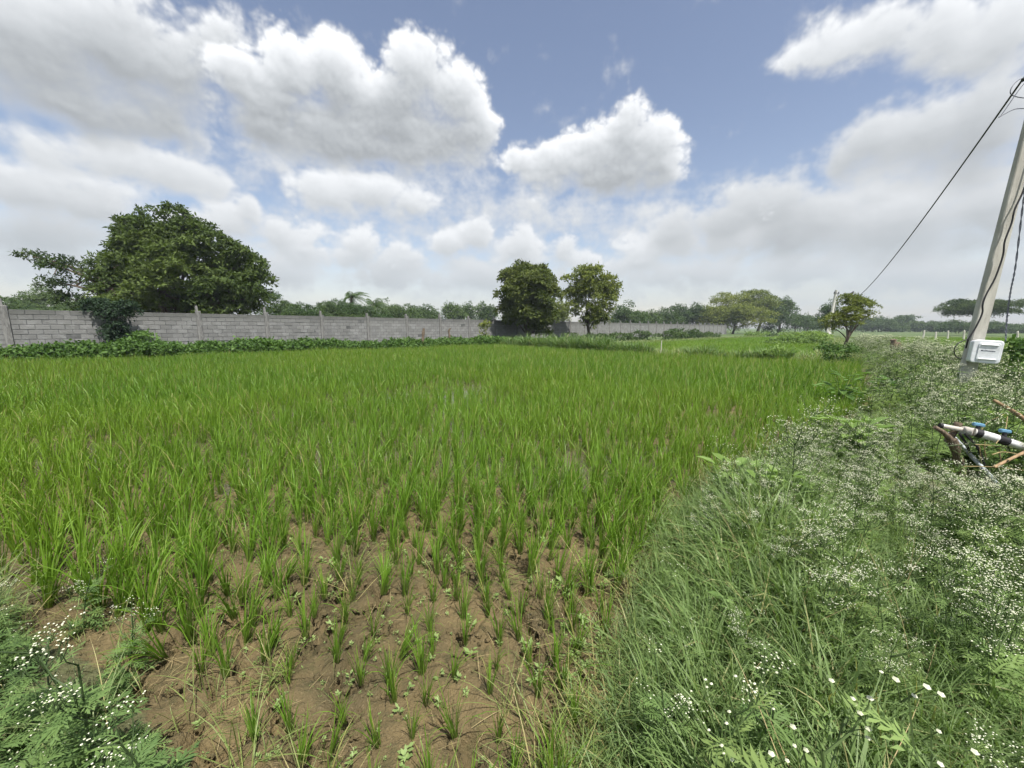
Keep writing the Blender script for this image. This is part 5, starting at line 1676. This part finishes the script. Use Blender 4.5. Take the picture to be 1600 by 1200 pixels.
# left corner grass, pale and swept
lt = proto_coll('pale_tuft', [(lambda k: (lambda mb, rg: (blades(mb, 40, rg, rg.uniform(0.3, 0.65, 40), 0.006, rg.uniform(0.2, 0.7, 40), rg.uniform(0.5, 1.5, 40), rg.normal(0.3, 0.9, 40), rg.normal(0, 0.06, (40, 2)), 5, 0.5), mb.mesh('pale_tuft_%d' % k, [MAT['pale_grass']]))[1])(MB(), np.random.RandomState(1300 + k)))(k) for k in range(4)])
NL = np.array(NEAR)
px_, py_ = region_pts(5000, -4.2, 0.2, 0.3, 3.2, lambda x, y: (~inside(x, y, FIELD)) * (x < -1.3) * np.where(seg_dist(x, y, NEAR) < 0.9, 1.0, 0.3) * (0.03 + 0.75 * sstep(-x, 2.2, 2.7)))
pz_ = height(px_, py_)
k = in_view(np.stack([px_, py_, pz_ + 0.2], -1), 0.8)
P = np.stack([px_, py_, pz_ - 0.01], -1)[k]
scatter('corner_grass', lt, 4, P, rnd_rot(len(P), 0.15), np.ones((len(P), 3)) * rng.uniform(0.32, 0.62, (len(P), 1)), 'thin pale grass along the near left edge of the paddy', 'grass')

# white flowered weeds: a mass, and the near plants one by one
weeds = proto_coll('flowering_weed', [joined(1400 + k, 0.62, 14, 16, 16, head_r=0.0037) for k in range(5)])
rough_w = proto_coll('leafy_weed', [joined(1450 + k, 0.50, 20, 6, 4, leaf_len=0.16) for k in range(4)])


def flower_density(x, y):
    r_ = right_side(x, y)
    d_ = np.hypot(x, y)
    a = (0.14 + 0.86 * sstep(r_, 0.32, 0.75)) * (r_ > 0.12) * (0.4 + 0.6 * clear_of_pipe(x, y)) * (1 - 0.68 * sstep(d_, 4.0, 6.0))
    strip = 1 - sstep(r_, np.interp(d_, [7, 10, 13], [4.0, 2.6, 1.5]), np.interp(d_, [7, 10, 13], [5.0, 3.4, 2.2])) * sstep(d_, 7, 9)
    return (d_ > 1.4) * a * strip * np.where(d_ < 5, np.where(d_ < 2.0, 1.5, 2.8), 1.0) * (0.34 + 0.70 * sstep(fnoise(x, y, 1.1, 151, 2), 0.36, 0.58))


wx, wy = region_pts(17000, 0.4, 22.0, 0.3, 24.0, lambda x, y: flower_density(x, y) * np.where(np.hypot(x, y) < 9, 0.9, 0.75))
wz = height(wx, wy)
d_ = np.hypot(wx, wy)
scw = rng.uniform(0.72, 1.15, len(wx)) * (0.3 + 0.7 * clear_of_pipe(wx, wy)) * np.clip(-0.35 + 2.5 * fnoise(wx, wy, 1.5, 161, 2), np.where(d_ < 5, 0.88, 0.5), 1.6) * (0.80 + 0.50 * sstep(d_, 3.0, 7.0)) * (0.8 + 0.2 * sstep(right_side(wx, wy), 0.4, 1.2)) * (1 - 0.42 * sstep(d_, 3.6, 4.8) * (1 - sstep(right_side(wx, wy), 0.1, 0.9)))
scw = np.minimum(scw, 1.5)
Pw = np.stack([wx, wy, wz - 0.01], -1)
k = in_view(Pw + np.array([0, 0, 0.35]), 0.7)
Pw, scw, d_ = Pw[k], scw[k], d_[k]
ordr = np.argsort(np.where(in_view(Pw + np.array([0, 0, 0.35]), 0.02), d_, 1e9))
ind = ordr[:80]
tpl = []
for kk in range(4):
    s_m, l_m, f_m = weed_parts(1500 + kk, 0.62, 14, 15, 17, head_r=0.0031)
    tpl.append((s_m.mesh('stem', [MAT['stem']]), l_m.mesh('foliage', [MAT['weed']]), f_m.mesh('flower_heads', [MAT['petal']])))


def weed_thing(kk, loc, scale, label, group, rz, tp=None):
    a = tp or tpl[kk % 4]
    t = obj('flowering_weed', None, None, loc, label, 'weed', group, None, (rng.normal(0, 0.06), rng.normal(0, 0.06), rz), float(scale))
    for nm, me in zip(('stem', 'foliage', 'flower_heads'), a):
        obj(nm, me, t, kind=None if nm == 'stem' else 'stuff')
    return t


for j, i in enumerate(ind):
    weed_thing(j, Pw[i], scw[i], 'feathery weed topped with tiny white flowers in the near right thicket', 'white flowered weeds in the near right thicket', rng.uniform(0, 6.28))
msk = np.ones(len(Pw), bool)
msk[ind] = False
scatter('flowering_weeds', weeds, 5, Pw[msk], rnd_rot(int(msk.sum()), 0.10), np.stack([scw[msk]] * 3, -1), 'mass of white flowered weeds covering the right bank', 'weeds')
# leafy weeds without many flowers between them
lx, ly = region_pts(11000, 0.4, 20.0, 0.3, 22.0, lambda x, y: (right_side(x, y) > 0.05) * (1 - sstep(right_side(x, y), np.interp(np.hypot(x, y), [7, 10, 13], [4.0, 2.6, 1.5]), np.interp(np.hypot(x, y), [7, 10, 13], [5.0, 3.4, 2.2])) * (np.hypot(x, y) > 8)) * np.where(np.hypot(x, y) < 3, 0.30, 0.95) * (0.4 + 0.6 * clear_of_pipe(x, y)))
lz = height(lx, ly)
P = np.stack([lx, ly, lz - 0.01], -1)
k = in_view(P + np.array([0, 0, 0.3]), 0.7)
P = P[k]
sl_ = rng.uniform(0.75, 1.35, len(P)) * (1 - 0.42 * sstep(np.hypot(P[:, 0], P[:, 1]), 3.6, 4.8) * (1 - sstep(right_side(P[:, 0], P[:, 1]), 0.1, 0.9))) * (0.25 + 0.75 * clear_of_pipe(P[:, 0], P[:, 1])) * np.clip(-0.35 + 2.5 * fnoise(P[:, 0], P[:, 1], 1.5, 161, 2), 0.5, 1.6) * (0.8 + 0.4 * sstep(np.hypot(P[:, 0], P[:, 1]), 3.0, 6.0))
sl_ = np.minimum(sl_, 1.75)
scatter('leafy_weeds', rough_w, 4, P, rnd_rot(len(P), 0.12), np.stack([sl_] * 3, -1), 'leafy green weeds filling the right bank between the flowers', 'weeds')

# weeds one can name
tall = weed_parts(1601, 0.66, 16, 14, 8, leaf_len=0.17)
tall_m = (tall[0].mesh('stem', [MAT['dark_stem']]), tall[1].mesh('foliage', [MAT['weed']]), tall[2].mesh('flower_heads', [MAT['petal']]))
weed_thing(0, (2.02, 2.62, 0.08), 1.0, 'tall weed with dark upright stem at the crop edge of the right bank', 'tall dark stemmed weeds', 0.4, tall_m)
weed_thing(0, (2.75, 2.9, 0.08), 0.85, 'second tall dark stemmed weed, standing among the dense white flowers', 'tall dark stemmed weeds', 2.4, tall_m)
low = [weed_parts(1610 + i, 0.50, 24, 7, 12, leaf_len=0.15, head_r=0.0033) for i in range(3)]
low_m = [(a[0].mesh('stem', [MAT['dark_stem']]), a[1].mesh('foliage', [MAT['corner_weed']]), a[2].mesh('flower_heads', [MAT['petal']])) for a in low]
for i, (x, y, s, lb) in enumerate([(-1.55, 1.18, 1.0, 'leafy weed with white flower sprays leaning over the mud at bottom left'), (-1.28, 0.98, 1.0, 'lobed leafy weed at the very bottom left corner'), (-1.95, 1.30, 0.7, 'dark stemmed weed in the near left corner with few flowers'), (-1.75, 1.02, 0.95, 'broad feathery weed behind the bottom left corner'),
                                   (-1.02, 0.92, 0.8, 'low lobed weed right of the bottom left corner'), (-2.3, 1.55, 0.6, 'feathery weed at the left frame edge'), (0.50, 1.02, 0.72, 'small flowering weed at the bottom middle of the bund'), (0.72, 0.95, 0.8, 'flowering weed beside the small one at the bottom middle'), (-1.62, 1.42, 0.62, 'small flowering weed reaching into the mud on the left'), (-2.05, 1.65, 0.6, 'thin flowering weed between the tall rice and the left corner')]):
    weed_thing(0, (x, y, float(height(x, y)) - 0.01), s, lb, 'weeds of the near corners', i * 1.7, low_m[i % 3])
P = []
for _ in range(150):
    x, y = rng.uniform(-3.0, -0.6), rng.uniform(0.5, 1.9)
    if not inside(x, y, FIELD) and seg_dist(x, y, NEAR) < 0.75:
        P.append((x, y, float(height(x, y)) - 0.01))
P = np.array(P)
corner_w = proto_coll('corner_weed', [joined(1470 + k, 0.50, 26, 3, 4, leaf_len=0.20, leaf_mat_='corner_weed') for k in range(4)])
scatter('corner_weeds', corner_w, 4, P, rnd_rot(len(P), 0.15), np.ones((len(P), 3)) * rng.uniform(0.28, 0.55, (len(P), 1)), 'low lobed weeds covering the near left corner', 'weeds')


# broad leaved plants in the bank
def broad_plant(seed, n, h, L):
    rg = np.random.RandomState(seed)
    mb = MB()
    for i in range(n):
        a = rg.uniform(0, 6.283)
        z = h * rg.uniform(0.25, 1.0)
        r_ = 0.16 * rg.rand()
        c = np.array([r_ * math.cos(a), r_ * math.sin(a), z])
        d2 = unit(np.array([math.cos(a), math.sin(a), rg.uniform(-0.3, 0.5)]))
        sd = unit(np.cross(d2, np.array([0, 0, 1.0])))
        up = np.cross(sd, d2)
        l = L * rg.uniform(0.6, 1.2)
        w = l * 0.52
        pts = [c, c + d2 * l * 0.3 + sd * w * 0.5 + up * 0.12 * l, c + d2 * l * 0.7 + sd * w * 0.36 + up * 0.10 * l, c + d2 * l, c + d2 * l * 0.7 - sd * w * 0.36 + up * 0.10 * l, c + d2 * l * 0.3 - sd * w * 0.5 + up * 0.12 * l, c + d2 * l * 0.5]
        mb.add(pts, [[0, 1, 2, 6], [6, 2, 3, 6][:4]][:1] + [[6, 2, 3, 4]] + [[0, 6, 4, 5]], rg.rand(), 0.5, 0)
    return mb


for i, (x, y, s, lb) in enumerate([(1.62, 2.62, 1.0, 'bright broad leaved plant at the crop edge left of the tall dark stemmed weed'), (1.85, 2.42, 0.8, 'second broad leaved plant left of the tall dark stemmed weed'), (3.15, 3.45, 1.2, 'light green broad leaved plant left of the forked stake'), (3.45, 3.6, 1.0, 'low broad leaved plant right behind the forked stake foot'),
                                   (0.95, 1.45, 0.5, 'single broad leaved seedling in the near bund grass'), (6.0, 6.9, 1.7, 'dark broad leaved plant left of the meter box'), (6.6, 6.6, 1.5, 'broad leaved plant at the foot of the leaning pole')]):
    t = obj('broad_leaved_plant', None, None, (x, y, float(height(x, y))), lb, 'plant', None, None, (0, 0, i * 1.3), s)
    obj('foliage', broad_plant(1700 + i, 34, 0.40, 0.13).mesh('foliage', [MAT['broad'] if i < 5 else MAT['vine']]), t)
    mb = MB()
    for k in range(4):
        a = k * 1.6
        add_tube(mb, [(0, 0, -0.02), (0.03 * math.cos(a), 0.03 * math.sin(a), 0.2), (0.10 * math.cos(a), 0.10 * math.sin(a), 0.38)], np.array([0.004, 0.003, 0.002]), 4)
    obj('stem', mb.mesh('stem', [MAT['stem']]), t)

# small seedlings and straw on the mud
seed_me = []
for kx in range(5):
    mb = MB()
    rg = np.random.RandomState(1800 + kx)
    for i in range(rg.randint(5, 10)):
        a, z = rg.uniform(0, 6.283), rg.uniform(0.006, 0.035)
        d2 = np.array([math.cos(a), math.sin(a), rg.uniform(0, 0.6)])
        sd = np.array([-math.sin(a), math.cos(a), 0])
        l = rg.uniform(0.014, 0.030)
        c = np.array([0, 0, z]) + d2 * 0.004
        mb.add([c, c + d2 * l * 0.5 + sd * l * 0.26, c + d2 * l, c + d2 * l * 0.5 - sd * l * 0.26], [[0, 1, 2, 3]], rg.rand())
    add_tube(mb, [(0, 0, -0.005), (0, 0, 0.03)], 0.0012, 3, cap=False)
    seed_me.append(mb.mesh('seedling_%d' % kx, [MAT['seedling']]))
cnt = 0
sx_, sy_ = [], []
while cnt < 110:
    x, y = rng.uniform(-1.6, 1.0), rng.uniform(1.05, 2.4)
    if not inside(x, y, FIELD) or rng.rand() > 0.15 + 0.85 * float(sstep(x, -0.9, 0.4)) * float(1 - sstep(y, 1.6, 2.4)):
        continue
    obj('mud_seedling', seed_me[cnt % 5], None, (x, y, float(height(x, y)) - 0.004), 'tiny pale green broad leaved seedling on the near mud', 'seedling', 'seedlings scattered on the near mud', None, (0, 0, rng.uniform(0, 6.28)), float(rng.uniform(0.6, 1.35)))
    cnt += 1
straw = []
for kx in range(4):
    mb = MB()
    rg = np.random.RandomState(1900 + kx)
    n = 5
    a = rg.uniform(0, 6.283, n)
    blades(mb, n, rg, rg.uniform(0.03, 0.13, n), 0.0019, np.full(n, 1.35), rg.uniform(0.1, 0.35, n), a, rg.normal(0, 0.05, (n, 2)), 4, 0.3, z0=np.full(n, 0.012))
    straw.append(mb.mesh('straw_%d' % kx, [MAT['straw']]))
sx_, sy_ = region_pts(1300, -3.2, 1.2, 0.9, 3.4, lambda x, y: inside(x, y, FIELD) * (0.22 + 0.3 * np.exp(-(seg_dist(x, y, EDGE) / 0.4) ** 2)))
P = np.stack([sx_, sy_, height(sx_, sy_)], -1)
scatter('straw_litter', proto_coll('straw_wisp', straw), 4, P, rnd_rot(len(P), 0.05), np.ones((len(P), 3)) * rng.uniform(0.6, 1.2, (len(P), 1)), 'dry straw bits scattered over the near mud', 'straw')
# pale dry grass on the low bunds of the far fields
tx_, ty_ = [], []
for (p0, p1, n) in (((13.5, 12.0), (30.0, 22.5), 220), ((13.0, 15.5), (40.0, 48.0), 420), ((7.5, 20.5), (12.6, 15.6), 60), ((22.0, 21.0), (46.0, 49.0), 260), ((4.0, 27.2), (34.0, 54.0), 340), ((34, 54), (60, 46), 220)):
    s = rng.rand(n)
    tx_ += list(p0[0] + (p1[0] - p0[0]) * s + rng.normal(0, 0.35, n))
    ty_ += list(p0[1] + (p1[1] - p0[1]) * s + rng.normal(0, 0.35, n))
P = np.stack([tx_, ty_, np.full(len(tx_), 0.05)], -1)
pg = proto_coll('bund_tuft', [(lambda k: (lambda mb, rg: (blades(mb, 36, rg, rg.uniform(0.3, 0.6, 36), 0.025, rg.uniform(0.0, 0.6, 36), rg.uniform(0.3, 1.5, 36), rg.uniform(0, 6.28, 36), rg.normal(0, 0.15, (36, 2)), 3, 0.5), mb.mesh('bund_tuft_%d' % k, [MAT['pale_grass']]))[1])(MB(), np.random.RandomState(2000 + k)))(k) for k in range(3)])
scatter('far_bund_grass', pg, 3, P, rnd_rot(len(P), 0.1), np.ones((len(P), 3)) * rng.uniform(0.5, 1.1, (len(P), 1)), 'pale grass along the low bunds between the far fields', 'grass')

# thin yellowish grass creeping over the mud along the field margin
eg = []
for kx in range(4):
    rg = np.random.RandomState(2100 + kx)
    mb = MB()
    n = 14
    blades(mb, n, rg, rg.uniform(0.10, 0.34, n), 0.0032, rg.uniform(0.1, 1.1, n), rg.uniform(0.2, 1.4, n), rg.uniform(0, 6.283, n), rg.normal(0, 0.03, (n, 2)), 5, 0.5)
    eg.append(mb.mesh('edge_tuft_%d' % kx, [MAT['edge_grass']]))
ex_, ey_ = region_pts(5200, -2.6, 3.2, 0.85, 4.6, lambda x, y: inside(x, y, FIELD) * np.clip(0.9 * np.exp(-(seg_dist(x, y, EDGE) / 0.20) ** 2) + 0.22 * np.exp(-(seg_dist(x, y, NEAR) / 0.18) ** 2) + 0.035, 0, 1))
P = np.stack([ex_, ey_, height(ex_, ey_)], -1)
scatter('margin_grass', proto_coll('margin_tuft', eg), 4, P, rnd_rot(len(P), 0.15), np.ones((len(P), 3)) * rng.uniform(0.5, 1.15, (len(P), 1)), 'thin yellowish grass along the margin of the mud', 'grass')
# crumbs and clods of dried mud
clod = []
for kx in range(5):
    rg = np.random.RandomState(2200 + kx)
    a = np.arange(6) / 6 * 6.283
    ring = lambda r_, z: np.stack([np.cos(a) * r_ * rg.uniform(0.7, 1.2, 6), np.sin(a) * r_ * rg.uniform(0.7, 1.2, 6), z + rg.uniform(-0.1, 0.1, 6)], -1)
    v = np.concatenate([ring(1.0, -0.3), ring(0.95, 0.2), ring(0.45, 0.6)])
    k6 = np.arange(6)
    f = np.concatenate([np.stack([i * 6 + k6, i * 6 + (k6 + 1) % 6, i * 6 + 6 + (k6 + 1) % 6, i * 6 + 6 + k6], 1) for i in range(2)])
    clod.append(mesh_np('clod_%d' % kx, v, [f, np.array([[12, 13, 14, 15, 16, 17]])], {'mud': np.ones(18)}, [MAT['earth']]))
cx_, cy_ = region_pts(9000, -3.4, 1.5, 0.9, 4.2, lambda x, y: inside(x, y, FIELD) * (0.2 + 0.8 * sstep(fnoise(x, y, 0.3, 171, 2), 0.4, 0.65)))
P = np.stack([cx_, cy_, height(cx_, cy_) + 0.002], -1)
scatter('mud_clods', proto_coll('mud_clod', clod), 5, P, rnd_rot(len(P), 0.3), np.ones((len(P), 3)) * (0.004 + 0.018 * rng.rand(len(P), 1) ** 3), 'small clods and crumbs of dried mud on the near ground', 'clods')

# a thin scatter of tiny green growth on the mud
mx_, my_ = region_pts(3800, -3.2, 1.4, 0.95, 3.6, lambda x, y: inside(x, y, FIELD) * (0.12 + 0.8 * sstep(fnoise(x, y, 0.5, 181, 3), 0.48, 0.66)))
P = np.stack([mx_, my_, height(mx_, my_) - 0.002], -1)
scatter('mud_growth', proto_coll('tiny_sprout', seed_me), 5, P, rnd_rot(len(P), 0.2), np.ones((len(P), 3)) * rng.uniform(0.22, 0.6, (len(P), 1)), 'tiny green sprouts speckling the near mud', 'sprouts')
